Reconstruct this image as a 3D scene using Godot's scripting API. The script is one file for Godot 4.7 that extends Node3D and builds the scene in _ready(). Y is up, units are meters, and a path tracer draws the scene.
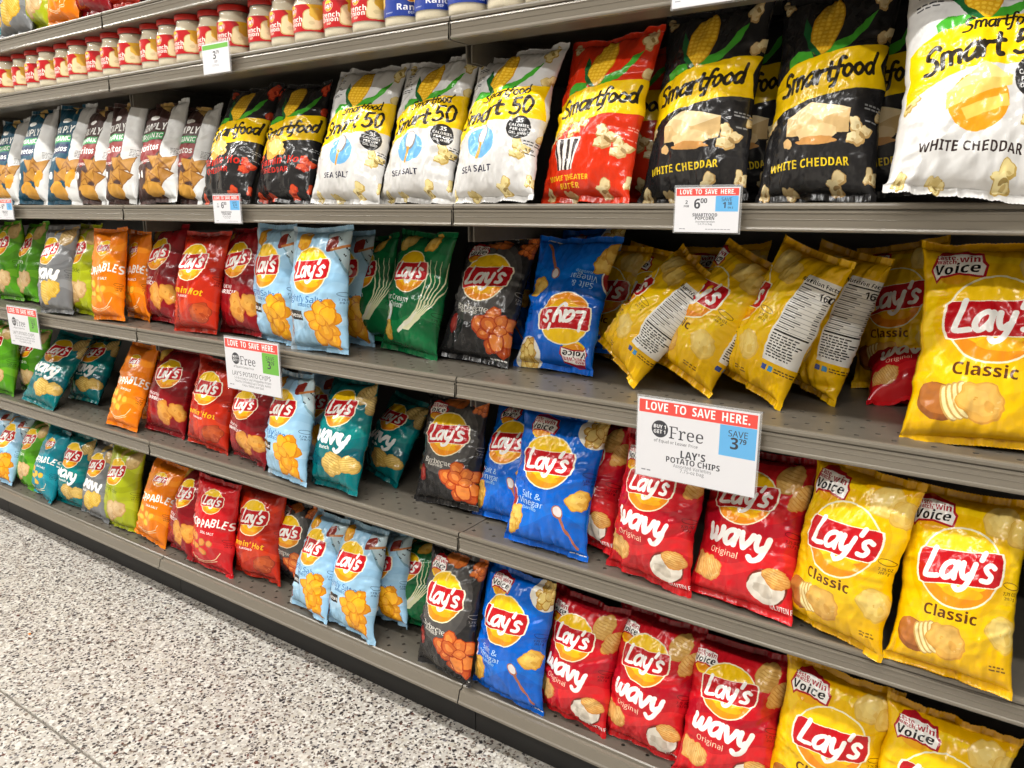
extends Node3D
# A supermarket aisle of snack bags. x runs along the shelves, y is up, z points out into the aisle; the lips of the shelves stand at z = 0.

const EYE := Vector3(0.0, 1.25, 1.254)
const FW := 512                      # pixels across the front of a printed bag
const SECTION := 1.2192              # one four-foot shelf section
const SEAM := -1.0                   # x of a joint between two sections

# design, shelf height, x, z, yaw, lean, roll, width, height, depth, print shift, upside down, fineness, creasing, label, group, seed
const BAGS := [
	["cheddar50", 1.253, -0.0975, 0.0266, 0.236, 0.449, -0.050, 0.2038, 0.3707, 0.100, -0.020, false, 48, 1.00, "white bag of white cheddar popcorn standing on popcorn shelf", "bags on the popcorn shelf", 67],
	["cheddar", 1.253, -0.3200, -0.0828, -0.034, 0.278, 0.022, 0.1912, 0.3474, 0.100, -0.020, false, 48, 1.00, "black bag of white cheddar popcorn with cheese picture, between white bag and its twin", "bags on the popcorn shelf", 37],
	["cheddar", 1.253, -0.2433, -0.2077, 0.011, 0.181, 0.102, 0.1712, 0.3396, 0.100, -0.020, false, 20, 1.00, "black bag of white cheddar popcorn tucked behind, in the gap beside white cheddar bag", "bags on the popcorn shelf", 2],
	["cheddar", 1.253, -0.5249, -0.0726, -0.106, 0.254, 0.030, 0.2062, 0.3450, 0.100, -0.020, false, 48, 1.00, "black bag of white cheddar popcorn with cheese picture, beside the orange-red bag", "bags on the popcorn shelf", 57],
	["cheddar", 1.253, -0.4630, -0.2061, -0.091, 0.195, 0.093, 0.1691, 0.3404, 0.100, -0.020, false, 20, 1.00, "black bag of white cheddar popcorn tucked behind, in the gap between its two twins", "bags on the popcorn shelf", 96],
	["butter", 1.253, -0.7245, -0.0416, -0.192, 0.316, 0.014, 0.2172, 0.3205, 0.094, -0.050, false, 48, 1.00, "orange-red bag of movie butter popcorn at front of popcorn shelf", "bags on the popcorn shelf", 37],
	["butter", 1.253, -0.7029, -0.1837, -0.159, 0.236, 0.047, 0.1956, 0.3037, 0.094, -0.030, false, 20, 1.00, "orange-red bag of movie butter popcorn half hidden behind its twin", "bags on the popcorn shelf", 18],
	["salt50", 1.253, -0.9159, -0.0063, -0.108, 0.387, 0.039, 0.2260, 0.3203, 0.094, -0.030, false, 48, 1.00, "white bag of sea salt popcorn beside the orange-red popcorn bag", "bags on the popcorn shelf", 27],
	["salt50", 1.253, -1.1322, -0.0275, -0.079, 0.352, 0.028, 0.2193, 0.3230, 0.094, -0.055, false, 48, 1.00, "white bag of sea salt popcorn between two bags of the same kind", "bags on the popcorn shelf", 20],
	["salt50", 1.253, -1.3255, -0.0116, 0.018, 0.369, 0.008, 0.2188, 0.3297, 0.094, -0.055, false, 34, 1.00, "white bag of sea salt popcorn beside the black spicy popcorn", "bags on the popcorn shelf", 54],
	["hotpop", 1.253, -1.5930, -0.0576, 0.001, 0.353, 0.024, 0.2138, 0.3187, 0.094, -0.055, false, 34, 1.00, "black bag of spicy popcorn beside the white sea salt popcorn", "bags on the popcorn shelf", 13],
	["hotpop", 1.253, -1.7906, -0.0299, -0.027, 0.421, 0.005, 0.2123, 0.3324, 0.094, -0.055, false, 34, 1.00, "black bag of spicy popcorn beside the tortilla chips, over a small price sign", "bags on the popcorn shelf", 56],
	["brown", 1.253, -2.0336, -0.0953, -0.028, 0.268, -0.006, 0.1747, 0.2855, 0.078, -0.020, false, 34, 1.00, "brown and white bag of tortilla chips beside the black spicy popcorn", "bags on the popcorn shelf", 91],
	["brown", 1.253, -2.1316, -0.0548, 0.105, 0.296, 0.061, 0.1770, 0.2992, 0.078, -0.020, false, 34, 1.00, "brown and white bag of tortilla chips second from the black popcorn", "bags on the popcorn shelf", 14],
	["brown", 1.253, -2.3017, -0.0419, -0.024, 0.233, 0.034, 0.1754, 0.3071, 0.078, -0.020, false, 24, 1.00, "brown and white bag of tortilla chips third from the black popcorn", "bags on the popcorn shelf", 79],
	["brown", 1.253, -2.4563, -0.0370, 0.054, 0.284, 0.019, 0.1760, 0.3080, 0.078, -0.020, false, 24, 1.00, "brown and white bag of tortilla chips beside the teal bags", "bags on the popcorn shelf", 43],
	["navy", 1.253, -2.5993, -0.0179, 0.100, 0.316, 0.024, 0.1780, 0.3269, 0.078, -0.020, false, 24, 1.00, "teal and white bag of puffs beside the brown tortilla bags", "bags on the popcorn shelf", 20],
	["navy", 1.253, -2.7946, -0.0210, 0.067, 0.291, 0.050, 0.1770, 0.3218, 0.078, -0.020, false, 24, 1.00, "teal and white bag of puffs second from the brown tortilla bags", "bags on the popcorn shelf", 90],
	["navy", 1.253, -3.0544, -0.0462, 0.052, 0.293, 0.054, 0.1759, 0.3047, 0.078, -0.020, false, 24, 1.00, "teal and white bag of puffs third from the brown tortilla bags", "bags on the popcorn shelf", 39],
	["classic", 0.893, -0.0464, -0.0635, 0.076, 0.329, 0.009, 0.2123, 0.3187, 0.098, -0.020, false, 48, 1.25, "yellow bag of classic potato chips standing upright on shelf under popcorn", "bags on the shelf under the popcorn", 64],
	["classic", 0.893, -0.2000, -0.3600, -0.400, 0.193, 0.205, 0.1827, 0.2794, 0.092, -0.035, false, 48, 1.25, "yellow bag of classic potato chips in shadow behind the upright yellow bag", "bags on the shelf under the popcorn", 71],
	["wavy", 0.893, -0.1600, -0.2700, -0.052, 1.095, 0.267, 0.1554, 0.2127, 0.092, -0.035, false, 20, 1.25, "red bag of ridged chips lying in shadow at the back under popcorn", "bags on the shelf under the popcorn", 88],
	["classic", 0.893, -0.3450, -0.2500, -0.500, 0.200, -0.160, 0.1590, 0.2750, 0.110, 0.170, false, 48, 1.70, "yellow bag of classic potato chips with nutrition panel, leaning nearest the upright yellow bag", "bags on the shelf under the popcorn", 30],
	["classic", 0.893, -0.4250, -0.1600, -0.420, 0.280, -0.260, 0.1675, 0.2800, 0.110, 0.190, false, 48, 1.70, "yellow bag of classic potato chips with full nutrition panel turned out, under popcorn", "bags on the shelf under the popcorn", 37],
	["classic", 0.893, -0.5700, -0.1650, -0.300, 0.420, -0.380, 0.1802, 0.2750, 0.110, 0.060, false, 48, 1.70, "yellow bag of classic potato chips leaning between two turned yellow bags", "bags on the shelf under the popcorn", 81],
	["classic", 0.893, -0.7050, -0.1650, -0.350, 0.460, -0.500, 0.1749, 0.2650, 0.110, 0.180, false, 48, 1.70, "yellow bag of classic potato chips leaning farthest over, next to upside-down blue bag", "bags on the shelf under the popcorn", 46],
	["classic", 0.893, -0.8444, -0.3600, -0.310, 0.149, -0.066, 0.1903, 0.2700, 0.092, -0.035, false, 48, 1.25, "yellow bag of classic potato chips in shadow behind upside-down blue bag", "bags on the shelf under the popcorn", 50],
	["classic", 0.893, -0.7423, -0.3600, -0.270, 0.117, -0.133, 0.1995, 0.2550, 0.092, -0.035, false, 20, 1.25, "yellow bag of classic potato chips in shadow behind the leaning yellow bags", "bags on the shelf under the popcorn", 71],
	["classic", 0.893, -0.5635, -0.3600, -0.185, 0.231, 0.114, 0.2163, 0.2700, 0.092, -0.035, false, 20, 1.25, "yellow bag of classic potato chips in deep shadow at back behind leaning yellow bags", "bags on the shelf under the popcorn", 63],
	["vinegar", 0.893, -0.8635, -0.1694, -0.144, 0.348, 0.036, 0.2201, 0.3045, 0.092, 0.030, true, 48, 1.25, "blue bag of salt and vinegar chips standing upside down under popcorn", "bags on the shelf under the popcorn", 79],
	["vinegar", 0.893, -0.8819, -0.3492, -0.235, 0.197, 0.127, 0.1999, 0.3020, 0.092, -0.035, false, 20, 1.25, "blue bag of salt and vinegar chips hidden behind the upside-down blue bag", "bags on the shelf under the popcorn", 29],
	["barbecue", 0.893, -1.0725, -0.1534, -0.052, 0.411, 0.015, 0.2189, 0.3064, 0.092, -0.060, false, 48, 1.25, "charcoal bag of barbecue chips between green bag and upside-down blue bag", "bags on the shelf under the popcorn", 82],
	["vinegar", 0.893, -1.1370, -0.3452, -0.015, 0.122, 0.036, 0.2131, 0.3041, 0.092, -0.060, false, 20, 1.25, "blue bag of salt and vinegar chips behind the charcoal bag under popcorn", "bags on the shelf under the popcorn", 15],
	["onion", 0.893, -1.2611, -0.1403, -0.169, 0.250, -0.027, 0.2118, 0.3031, 0.092, -0.060, false, 34, 1.25, "green bag of sour cream chips at front beside the charcoal bag, under popcorn", "bags on the shelf under the popcorn", 24],
	["onion", 0.893, -1.4296, -0.1994, -0.183, 0.146, 0.105, 0.2000, 0.2773, 0.092, -0.060, false, 20, 1.25, "green bag of sour cream chips half covered by the green bag beside it", "bags on the shelf under the popcorn", 19],
	["lightbbq", 0.893, -1.4666, -0.0434, -0.020, 0.092, 0.018, 0.2135, 0.3075, 0.092, -0.060, false, 34, 1.25, "light blue bag of lightly salted chips under popcorn, facing out beside green bags", "bags on the shelf under the popcorn", 87],
	["lightbbq", 0.893, -1.5021, -0.1736, 0.206, 0.076, 0.007, 0.1781, 0.2974, 0.092, -0.060, false, 20, 1.25, "light blue bag of lightly salted chips behind, with silver edge next to green bags", "bags on the shelf under the popcorn", 15],
	["lightbbq", 0.893, -1.6717, -0.0790, -0.199, 0.078, 0.001, 0.2142, 0.3124, 0.092, -0.060, false, 34, 1.25, "light blue bag of lightly salted chips under popcorn, beside a dark red bag", "bags on the shelf under the popcorn", 83],
	["redbbq", 0.893, -1.8488, -0.0938, -0.131, 0.208, 0.043, 0.2122, 0.3010, 0.092, -0.060, false, 34, 1.25, "dark red bag of chips between light blue and orange-red bags under popcorn", "bags on the shelf under the popcorn", 77],
	["hot", 0.893, -1.9966, -0.0460, -0.008, 0.249, -0.016, 0.2112, 0.2936, 0.092, -0.060, false, 34, 1.25, "orange-red bag of spicy chips between two dark red bags under popcorn", "bags on the shelf under the popcorn", 76],
	["redbbq", 0.893, -2.2530, -0.1017, -0.144, 0.251, 0.062, 0.2119, 0.3018, 0.092, -0.060, false, 24, 1.25, "dark red bag of chips between orange and orange-red bags under popcorn", "bags on the shelf under the popcorn", 30],
	["poporange", 0.893, -2.3852, -0.1080, -0.154, 0.130, 0.030, 0.1737, 0.2828, 0.078, -0.055, false, 24, 1.25, "orange bag of puffed chips under popcorn, set back beside dark red bag", "bags on the shelf under the popcorn", 39],
	["poporange", 0.893, -2.4438, -0.0369, 0.040, 0.178, 0.033, 0.1757, 0.2911, 0.078, -0.055, false, 24, 1.25, "orange bag of puffed chips at front under popcorn beside yellow-green bag", "bags on the shelf under the popcorn", 35],
	["dill", 0.893, -2.6667, -0.0739, -0.134, 0.204, 0.015, 0.2121, 0.3040, 0.092, -0.060, false, 24, 1.25, "yellow-green bag of chips between grey and orange bags under popcorn", "bags on the shelf under the popcorn", 72],
	["greywavy", 0.893, -2.7519, -0.0242, -0.021, 0.222, 0.025, 0.2122, 0.2983, 0.092, -0.060, false, 24, 1.25, "grey bag of ridged chips under popcorn beside yellow-green bag", "bags on the shelf under the popcorn", 81],
	["lime", 0.893, -3.1702, -0.1300, -0.147, 0.248, 0.056, 0.2119, 0.2984, 0.092, -0.060, false, 24, 1.25, "lime green bag of chips under popcorn, set back beside grey bag", "bags on the shelf under the popcorn", 68],
	["lime", 0.893, -3.2929, -0.1162, -0.044, 0.174, 0.044, 0.2115, 0.3021, 0.092, -0.060, false, 24, 1.25, "lime green bag of chips under popcorn, second from grey bag", "bags on the shelf under the popcorn", 11],
	["lime", 0.893, -3.5102, -0.1032, -0.019, 0.178, 0.007, 0.2113, 0.3033, 0.092, -0.060, false, 24, 1.25, "lime green bag of chips under popcorn, third from grey bag", "bags on the shelf under the popcorn", 2],
	["classic", 0.537, -0.0431, 0.0034, -0.043, 0.337, 0.041, 0.1774, 0.2893, 0.098, -0.020, false, 48, 1.25, "yellow bag of classic potato chips whole front showing, at lip of second lowest shelf", "bags on the second shelf up", 40],
	["classic", 0.537, -0.2207, -0.0225, -0.307, 0.202, -0.052, 0.1875, 0.2937, 0.098, -0.020, false, 48, 1.25, "yellow bag of classic potato chips beside red bags on second lowest shelf", "bags on the second shelf up", 62],
	["wavy", 0.537, -0.3797, -0.0265, -0.106, 0.392, 0.050, 0.2049, 0.2880, 0.092, -0.035, false, 48, 1.25, "red bag of ridged chips under big sale sign, beside yellow bag", "bags on the second shelf up", 40],
	["wavy", 0.537, -0.5592, -0.0332, -0.172, 0.200, -0.007, 0.1971, 0.2850, 0.092, -0.035, false, 48, 1.25, "red bag of ridged chips under big sale sign, with next red bag half behind", "bags on the second shelf up", 29],
	["wavy", 0.537, -0.7310, -0.1005, -0.394, 0.289, 0.096, 0.1648, 0.2747, 0.092, -0.035, false, 48, 1.25, "red bag of ridged chips behind, between blue bag and big sale sign", "bags on the second shelf up", 62],
	["vinegar", 0.537, -0.7982, -0.0357, -0.001, 0.269, -0.023, 0.2119, 0.2956, 0.092, -0.035, false, 48, 1.25, "blue bag of salt and vinegar chips front one of two on second lowest shelf", "bags on the second shelf up", 35],
	["vinegar", 0.537, -0.9481, -0.0975, -0.185, 0.418, 0.086, 0.1975, 0.2810, 0.092, -0.035, false, 48, 1.25, "blue bag of salt and vinegar chips half hidden by its twin, beside charcoal bag", "bags on the second shelf up", 29],
	["barbecue", 0.537, -1.1201, -0.1006, -0.087, 0.285, 0.063, 0.2107, 0.2710, 0.092, -0.060, false, 48, 1.25, "charcoal bag of barbecue chips on second lowest shelf beside blue bags", "bags on the second shelf up", 48],
	["tealwavy", 0.537, -1.4067, -0.1695, -0.360, 0.490, -0.000, 0.2024, 0.2340, 0.092, -0.060, false, 34, 1.25, "teal bag of ridged chips slumped at back beside the charcoal bag", "bags on the second shelf up", 31],
	["tealwavy", 0.537, -1.4320, -0.0264, -0.156, 0.358, 0.069, 0.2126, 0.2902, 0.092, -0.060, false, 34, 1.25, "teal bag of ridged chips at shelf lip beside light blue bag", "bags on the second shelf up", 38],
	["lightbbq", 0.537, -1.5885, -0.0037, -0.230, 0.249, 0.077, 0.2110, 0.2853, 0.092, -0.060, false, 34, 1.25, "light blue bag of lightly salted chips half under green-marked sale sign, beside teal bag", "bags on the second shelf up", 11],
	["lightbbq", 0.537, -1.6223, -0.1561, -0.032, 0.168, 0.080, 0.2025, 0.2604, 0.092, -0.060, false, 20, 1.25, "light blue bag of lightly salted chips hidden behind, between teal bag and its twin", "bags on the second shelf up", 45],
	["redbbq", 0.537, -1.8050, -0.0606, -0.193, 0.176, 0.000, 0.2115, 0.2460, 0.092, -0.060, false, 34, 1.25, "dark red bag of chips directly under green-marked sale sign", "bags on the second shelf up", 18],
	["hot", 0.537, -2.0104, -0.0585, -0.029, 0.251, -0.038, 0.2140, 0.2714, 0.092, -0.060, false, 34, 1.25, "orange-red bag of spicy chips between dark red bags on second lowest shelf", "bags on the second shelf up", 50],
	["redbbq", 0.537, -2.2568, -0.0735, 0.051, 0.335, -0.045, 0.2132, 0.2797, 0.092, -0.060, false, 24, 1.25, "dark red bag of chips beside orange bag on second lowest shelf", "bags on the second shelf up", 27],
	["poporange", 0.537, -2.4143, -0.1474, -0.001, 0.213, 0.005, 0.1738, 0.2628, 0.078, -0.055, false, 20, 1.25, "orange bag of puffed chips hidden behind, between orange bag and dark red bag", "bags on the second shelf up", 65],
	["poporange", 0.537, -2.4317, -0.0308, 0.016, 0.386, -0.063, 0.1749, 0.2865, 0.078, -0.055, false, 24, 1.25, "orange bag of puffed chips on second lowest shelf, after empty shelf gap", "bags on the second shelf up", 48],
	["tealwavy", 0.537, -2.8854, -0.1416, -0.003, 0.517, 0.072, 0.2102, 0.2586, 0.092, -0.060, false, 24, 1.25, "teal bag of ridged chips slumped back in shadow behind leaning teal bag", "bags on the second shelf up", 69],
	["tealwavy", 0.537, -2.9606, -0.0147, 0.095, 0.621, -0.060, 0.2139, 0.2946, 0.092, -0.060, false, 24, 1.25, "teal bag of ridged chips leaning far back at lip beside lime bags", "bags on the second shelf up", 66],
	["lime", 0.537, -3.2198, -0.1135, -0.078, 0.219, 0.000, 0.2114, 0.2560, 0.092, -0.060, false, 24, 1.25, "lime green bag of chips set back beside leaning teal bag", "bags on the second shelf up", 3],
	["lime", 0.537, -3.3071, -0.0391, -0.008, 0.198, 0.003, 0.2114, 0.2843, 0.092, -0.060, false, 24, 1.25, "lime green bag of chips on second lowest shelf below small sale sign", "bags on the second shelf up", 72],
	["classic", 0.150, -0.0452, -0.0602, 0.104, 0.121, -0.099, 0.2022, 0.2620, 0.098, -0.020, false, 48, 1.25, "yellow bag of classic potato chips on lowest shelf, beside another yellow bag only", "bags on the lowest shelf", 62],
	["classic", 0.150, -0.2227, -0.0566, 0.066, 0.138, -0.099, 0.1998, 0.2810, 0.098, -0.020, false, 48, 1.25, "yellow bag of classic potato chips on lowest shelf beside red bags", "bags on the lowest shelf", 83],
	["wavy", 0.150, -0.3840, -0.0284, 0.041, 0.384, -0.000, 0.1989, 0.2788, 0.092, -0.035, false, 48, 1.25, "red bag of ridged chips on lowest shelf beside yellow bag", "bags on the lowest shelf", 9],
	["wavy", 0.150, -0.5628, -0.0459, -0.069, 0.279, -0.006, 0.1945, 0.2813, 0.092, -0.035, false, 48, 1.25, "red bag of ridged chips on lowest shelf, middle of three red bags", "bags on the lowest shelf", 27],
	["wavy", 0.150, -0.7338, -0.0460, -0.159, 0.251, -0.000, 0.1965, 0.2758, 0.092, -0.035, false, 48, 1.25, "red bag of ridged chips on lowest shelf beside blue bag", "bags on the lowest shelf", 73],
	["vinegar", 0.150, -0.8903, -0.0243, -0.102, 0.222, 0.011, 0.2130, 0.2978, 0.092, -0.035, false, 48, 1.25, "blue bag of salt and vinegar chips on lowest shelf between charcoal and red bags", "bags on the lowest shelf", 11],
	["barbecue", 0.150, -1.0677, -0.0184, -0.204, 0.242, 0.044, 0.2022, 0.2999, 0.092, -0.060, false, 48, 1.25, "charcoal bag of barbecue chips on lowest shelf beside blue bag, tip over lip", "bags on the lowest shelf", 74],
	["onion", 0.150, -1.2580, -0.1266, -0.269, 0.308, 0.191, 0.1871, 0.2320, 0.092, -0.060, false, 34, 1.25, "green bag of sour cream chips on lowest shelf beside charcoal bag", "bags on the lowest shelf", 88],
	["lightbbq", 0.150, -1.3273, -0.1023, -0.283, 0.190, 0.174, 0.1849, 0.2471, 0.092, -0.060, false, 34, 1.25, "light blue bag of lightly salted chips on lowest shelf, set back beside green bag", "bags on the lowest shelf", 79],
	["lightbbq", 0.150, -1.3881, -0.0163, -0.167, 0.319, 0.070, 0.2043, 0.2859, 0.092, -0.060, false, 34, 1.25, "light blue bag of lightly salted chips on lowest shelf, at lip with bottom corner overhanging", "bags on the lowest shelf", 90],
	["lightbbq", 0.150, -1.5500, -0.0217, -0.298, 0.369, 0.091, 0.1967, 0.2767, 0.092, -0.060, false, 34, 1.25, "light blue bag of lightly salted chips on lowest shelf, squeezed beside charcoal bag", "bags on the lowest shelf", 42],
	["barbecue", 0.150, -1.7227, -0.1237, -0.197, 0.193, 0.089, 0.2008, 0.2435, 0.092, -0.060, false, 34, 1.25, "charcoal bag of barbecue chips on lowest shelf, set back beside orange-red bag", "bags on the lowest shelf", 23],
	["hot", 0.150, -1.8416, -0.0781, 0.006, 0.212, 0.049, 0.2122, 0.2796, 0.092, -0.060, false, 34, 1.25, "orange-red bag of spicy chips on lowest shelf beside red puffed chips", "bags on the lowest shelf", 43],
	["popred", 0.150, -2.0137, -0.0393, -0.008, 0.211, 0.004, 0.2115, 0.2827, 0.092, -0.060, false, 34, 1.25, "red bag of puffed chips on lowest shelf between dark red and orange-red bags", "bags on the lowest shelf", 62],
	["redbbq", 0.150, -2.1987, -0.0535, -0.237, 0.353, 0.043, 0.2108, 0.2844, 0.092, -0.060, false, 34, 1.25, "dark red bag of chips on lowest shelf between orange and red puffed chips", "bags on the lowest shelf", 38],
	["poporange", 0.150, -2.3543, -0.0431, 0.045, 0.342, -0.100, 0.1759, 0.2741, 0.078, -0.055, false, 24, 1.25, "orange bag of puffed chips on lowest shelf beside yellow-green bag", "bags on the lowest shelf", 67],
	["dill", 0.150, -2.5595, -0.0554, -0.051, 0.231, 0.009, 0.2121, 0.2874, 0.092, -0.060, false, 24, 1.25, "yellow-green bag of chips on lowest shelf between grey and orange bags", "bags on the lowest shelf", 81],
	["greywavy", 0.150, -2.7236, -0.0536, -0.085, 0.322, 0.010, 0.2113, 0.2743, 0.092, -0.060, false, 24, 1.25, "grey bag of ridged chips on lowest shelf beside yellow-green bag", "bags on the lowest shelf", 77],
	["tealwavy", 0.150, -2.9069, -0.0580, -0.052, 0.296, -0.019, 0.2121, 0.2740, 0.092, -0.060, false, 24, 1.25, "teal bag of ridged chips on lowest shelf beside grey bag", "bags on the lowest shelf", 94],
	["tealpop", 0.150, -3.0817, -0.0420, -0.140, 0.355, -0.000, 0.2114, 0.2779, 0.092, -0.060, false, 24, 1.25, "turquoise bag of chips on lowest shelf between lime and teal bags", "bags on the lowest shelf", 96],
	["lime", 0.150, -3.2679, -0.0621, -0.142, 0.380, 0.014, 0.2106, 0.2729, 0.092, -0.060, false, 24, 1.25, "lime green bag of chips on lowest shelf beside turquoise bag", "bags on the lowest shelf", 52],
	["lightbbq", 0.150, -3.4145, -0.0320, -0.096, 0.451, 0.014, 0.2107, 0.2858, 0.092, -0.060, false, 24, 1.25, "light blue bag of lightly salted chips on lowest shelf beside lime bag", "bags on the lowest shelf", 56],
	["lightbbq", 0.150, -3.6042, -0.0487, -0.067, 0.435, -0.000, 0.2105, 0.2864, 0.092, -0.060, false, 24, 1.25, "light blue bag of lightly salted chips on lowest shelf, second from lime bag", "bags on the lowest shelf", 0],
	["tealwavy", 1.770, -3.0072, -0.0457, -0.018, 0.247, -0.069, 0.2127, 0.2727, 0.092, -0.060, false, 24, 1.25, "teal bag of ridged chips above dip jars, beside grey bag", "bags above the dip jars", 16],
	["greywavy", 1.770, -2.7871, -0.0380, -0.006, 0.216, -0.050, 0.2141, 0.2728, 0.092, -0.060, false, 24, 1.25, "grey bag of ridged chips above dip jars", "bags above the dip jars", 9],
	["dill", 1.770, -2.6686, -0.0506, -0.084, 0.234, -0.148, 0.2078, 0.2712, 0.092, -0.060, false, 24, 1.25, "yellow-green bag of chips above dip jars", "bags above the dip jars", 38],
	["poporange", 1.770, -2.4760, -0.0249, 0.005, 0.230, -0.036, 0.1789, 0.2714, 0.078, -0.055, false, 24, 1.25, "orange bag of puffed chips above dip jars", "bags above the dip jars", 54],
	["redbbq", 1.770, -2.3235, -0.0340, -0.024, 0.220, -0.069, 0.2147, 0.2906, 0.092, -0.060, false, 24, 1.25, "dark red bag of chips above dip jars", "bags above the dip jars", 26],
	["hot", 1.770, -2.1699, -0.0340, -0.072, 0.222, -0.098, 0.2110, 0.2936, 0.092, -0.060, false, 34, 1.25, "orange-red bag of spicy chips above dip jars, beside dark red bag", "bags above the dip jars", 14],
	["redbbq", 1.770, -2.0238, -0.0356, -0.078, 0.219, -0.105, 0.2106, 0.2981, 0.092, -0.060, false, 34, 1.25, "dark red bag of chips above dip jars, showing only its bottom corner", "bags above the dip jars", 61],
]

var taken := {}
var tex_cache := {}
var mat_cache := {}
var glyphs := {}
var fonts := {}
var im: Image
var ox := 0.0
var oy := 0.0
var un := 512.0
var nz := FastNoiseLite.new()
var cell := FastNoiseLite.new()


func _ready() -> void:
	# ---------- camera
	var cam := Camera3D.new()
	cam.name = "camera"
	cam.keep_aspect = Camera3D.KEEP_HEIGHT
	cam.fov = 53.07
	var right := Vector3(0.826146, 0.0, -0.563455)
	var back := Vector3(0.549098, 0.224304, 0.805096).normalized()
	cam.transform = Transform3D(Basis(right, back.cross(right).normalized(), back), EYE)
	cam.near = 0.02
	add_child(cam)
	cam.current = true
	# ---------- air and exposure
	var we := WorldEnvironment.new()
	we.name = "surroundings"
	var env := Environment.new()
	env.background_mode = Environment.BG_COLOR
	env.background_color = Color(0, 0, 0)
	env.tonemap_mode = Environment.TONE_MAPPER_LINEAR
	env.tonemap_exposure = 0.9
	env.sdfgi_enabled = true
	env.ssao_enabled = true
	env.ssil_enabled = true
	we.environment = env
	add_child(we)
	nz.noise_type = FastNoiseLite.TYPE_SIMPLEX_SMOOTH
	nz.frequency = 1.0
	nz.seed = 5
	cell.noise_type = FastNoiseLite.TYPE_CELLULAR
	cell.cellular_return_type = FastNoiseLite.RETURN_DISTANCE2_SUB
	cell.cellular_jitter = 0.9
	cell.frequency = 1.0
	cell.seed = 9
	# ---------- lamps of the hall: rows of fluorescent fittings along the aisle
	var lamp_id := 0
	for zr in [1.4, 4.0]:
		for xr in [-7.6, -4.6, -1.6, 1.4]:
			lamp(Vector3(xr, 4.28, zr), lamp_id)
			lamp_id += 1
	hall()
	gondola()
	print("structure ", Time.get_ticks_msec())
	bags()
	print("bags ", Time.get_ticks_msec())
	jars()
	signs()
	crumb()
	print("done ", Time.get_ticks_msec())


# ================= small helpers =================
func numbered(called: String) -> String:
	if not taken.has(called):
		taken[called] = 0
		return called
	taken[called] += 1
	return "%s_%03d" % [called, taken[called]]


func thing(called: String, label: String, category: String, at := Vector3.ZERO, group := "") -> Node3D:
	var o := Node3D.new()
	o.name = numbered(called)
	add_child(o, true)
	o.position = at
	o.set_meta("label", label)
	o.set_meta("category", category)
	if group:
		o.set_meta("group", group)
	return o


func part(called: String, mesh: Mesh, m: Material, parent: Node3D, at := Vector3.ZERO) -> MeshInstance3D:
	var o := MeshInstance3D.new()
	o.name = called
	o.mesh = mesh
	o.position = at
	o.set_surface_override_material(0, m)
	parent.add_child(o, true)
	return o


func struct(called: String, mesh: Mesh, m: Material, at := Vector3.ZERO) -> MeshInstance3D:
	var o := part(called, mesh, m, self, at)
	o.set_meta("kind", "structure")
	return o


func mat(key: String, c: Color, rough := 0.5, metal := 0.0, spec := 0.5) -> StandardMaterial3D:
	if mat_cache.has(key):
		return mat_cache[key]
	var m := StandardMaterial3D.new()
	m.resource_name = key
	m.albedo_color = c
	m.roughness = rough
	m.metallic = metal
	m.metallic_specular = spec
	m.cull_mode = BaseMaterial3D.CULL_DISABLED
	mat_cache[key] = m
	return m


func box(sx: float, sy: float, sz: float) -> BoxMesh:
	var b := BoxMesh.new()
	b.size = Vector3(sx, sy, sz)
	return b


func quad_to(st: SurfaceTool, a: Vector3, b: Vector3, c: Vector3, d: Vector3) -> void:
	# a b c d run counter-clockwise seen from outside
	var n := (b - a).cross(c - a)
	if n.length_squared() < 1e-16:
		n = (c - a).cross(d - a)
	n = n.normalized()
	for p in [a, c, b, a, d, c]:
		st.set_normal(n)
		st.add_vertex(p)


func bevel_box_to(st: SurfaceTool, c: Vector3, s: Vector3, r: float) -> void:
	# a box with chamfered edges
	var h := s * 0.5
	var q := h - Vector3(r, r, r)
	for ax in 3:
		var b1 := (ax + 1) % 3
		var b2 := (ax + 2) % 3
		for sg: float in [-1.0, 1.0]:
			var f := func(i: float, j: float) -> Vector3:
				var v := Vector3.ZERO
				v[ax] = h[ax] * sg
				v[b1] = q[b1] * i
				v[b2] = q[b2] * j
				return c + v
			if sg > 0:
				quad_to(st, f.call(-1, -1), f.call(1, -1), f.call(1, 1), f.call(-1, 1))
			else:
				quad_to(st, f.call(-1, -1), f.call(-1, 1), f.call(1, 1), f.call(1, -1))
			# edge chamfers between face ax and face b1
			for sg2: float in [-1.0, 1.0]:
				var g := func(onax: bool, j: float) -> Vector3:
					var v := Vector3.ZERO
					v[ax] = (h[ax] if onax else q[ax]) * sg
					v[b1] = (q[b1] if onax else h[b1]) * sg2
					v[b2] = q[b2] * j
					return c + v
				if sg * sg2 > 0:
					quad_to(st, g.call(true, -1), g.call(false, -1), g.call(false, 1), g.call(true, 1))
				else:
					quad_to(st, g.call(true, -1), g.call(true, 1), g.call(false, 1), g.call(false, -1))


func bevel_box(s: Vector3, r: float) -> ArrayMesh:
	var st := SurfaceTool.new()
	st.begin(Mesh.PRIMITIVE_TRIANGLES)
	bevel_box_to(st, Vector3.ZERO, s, r)
	return st.commit()


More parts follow.
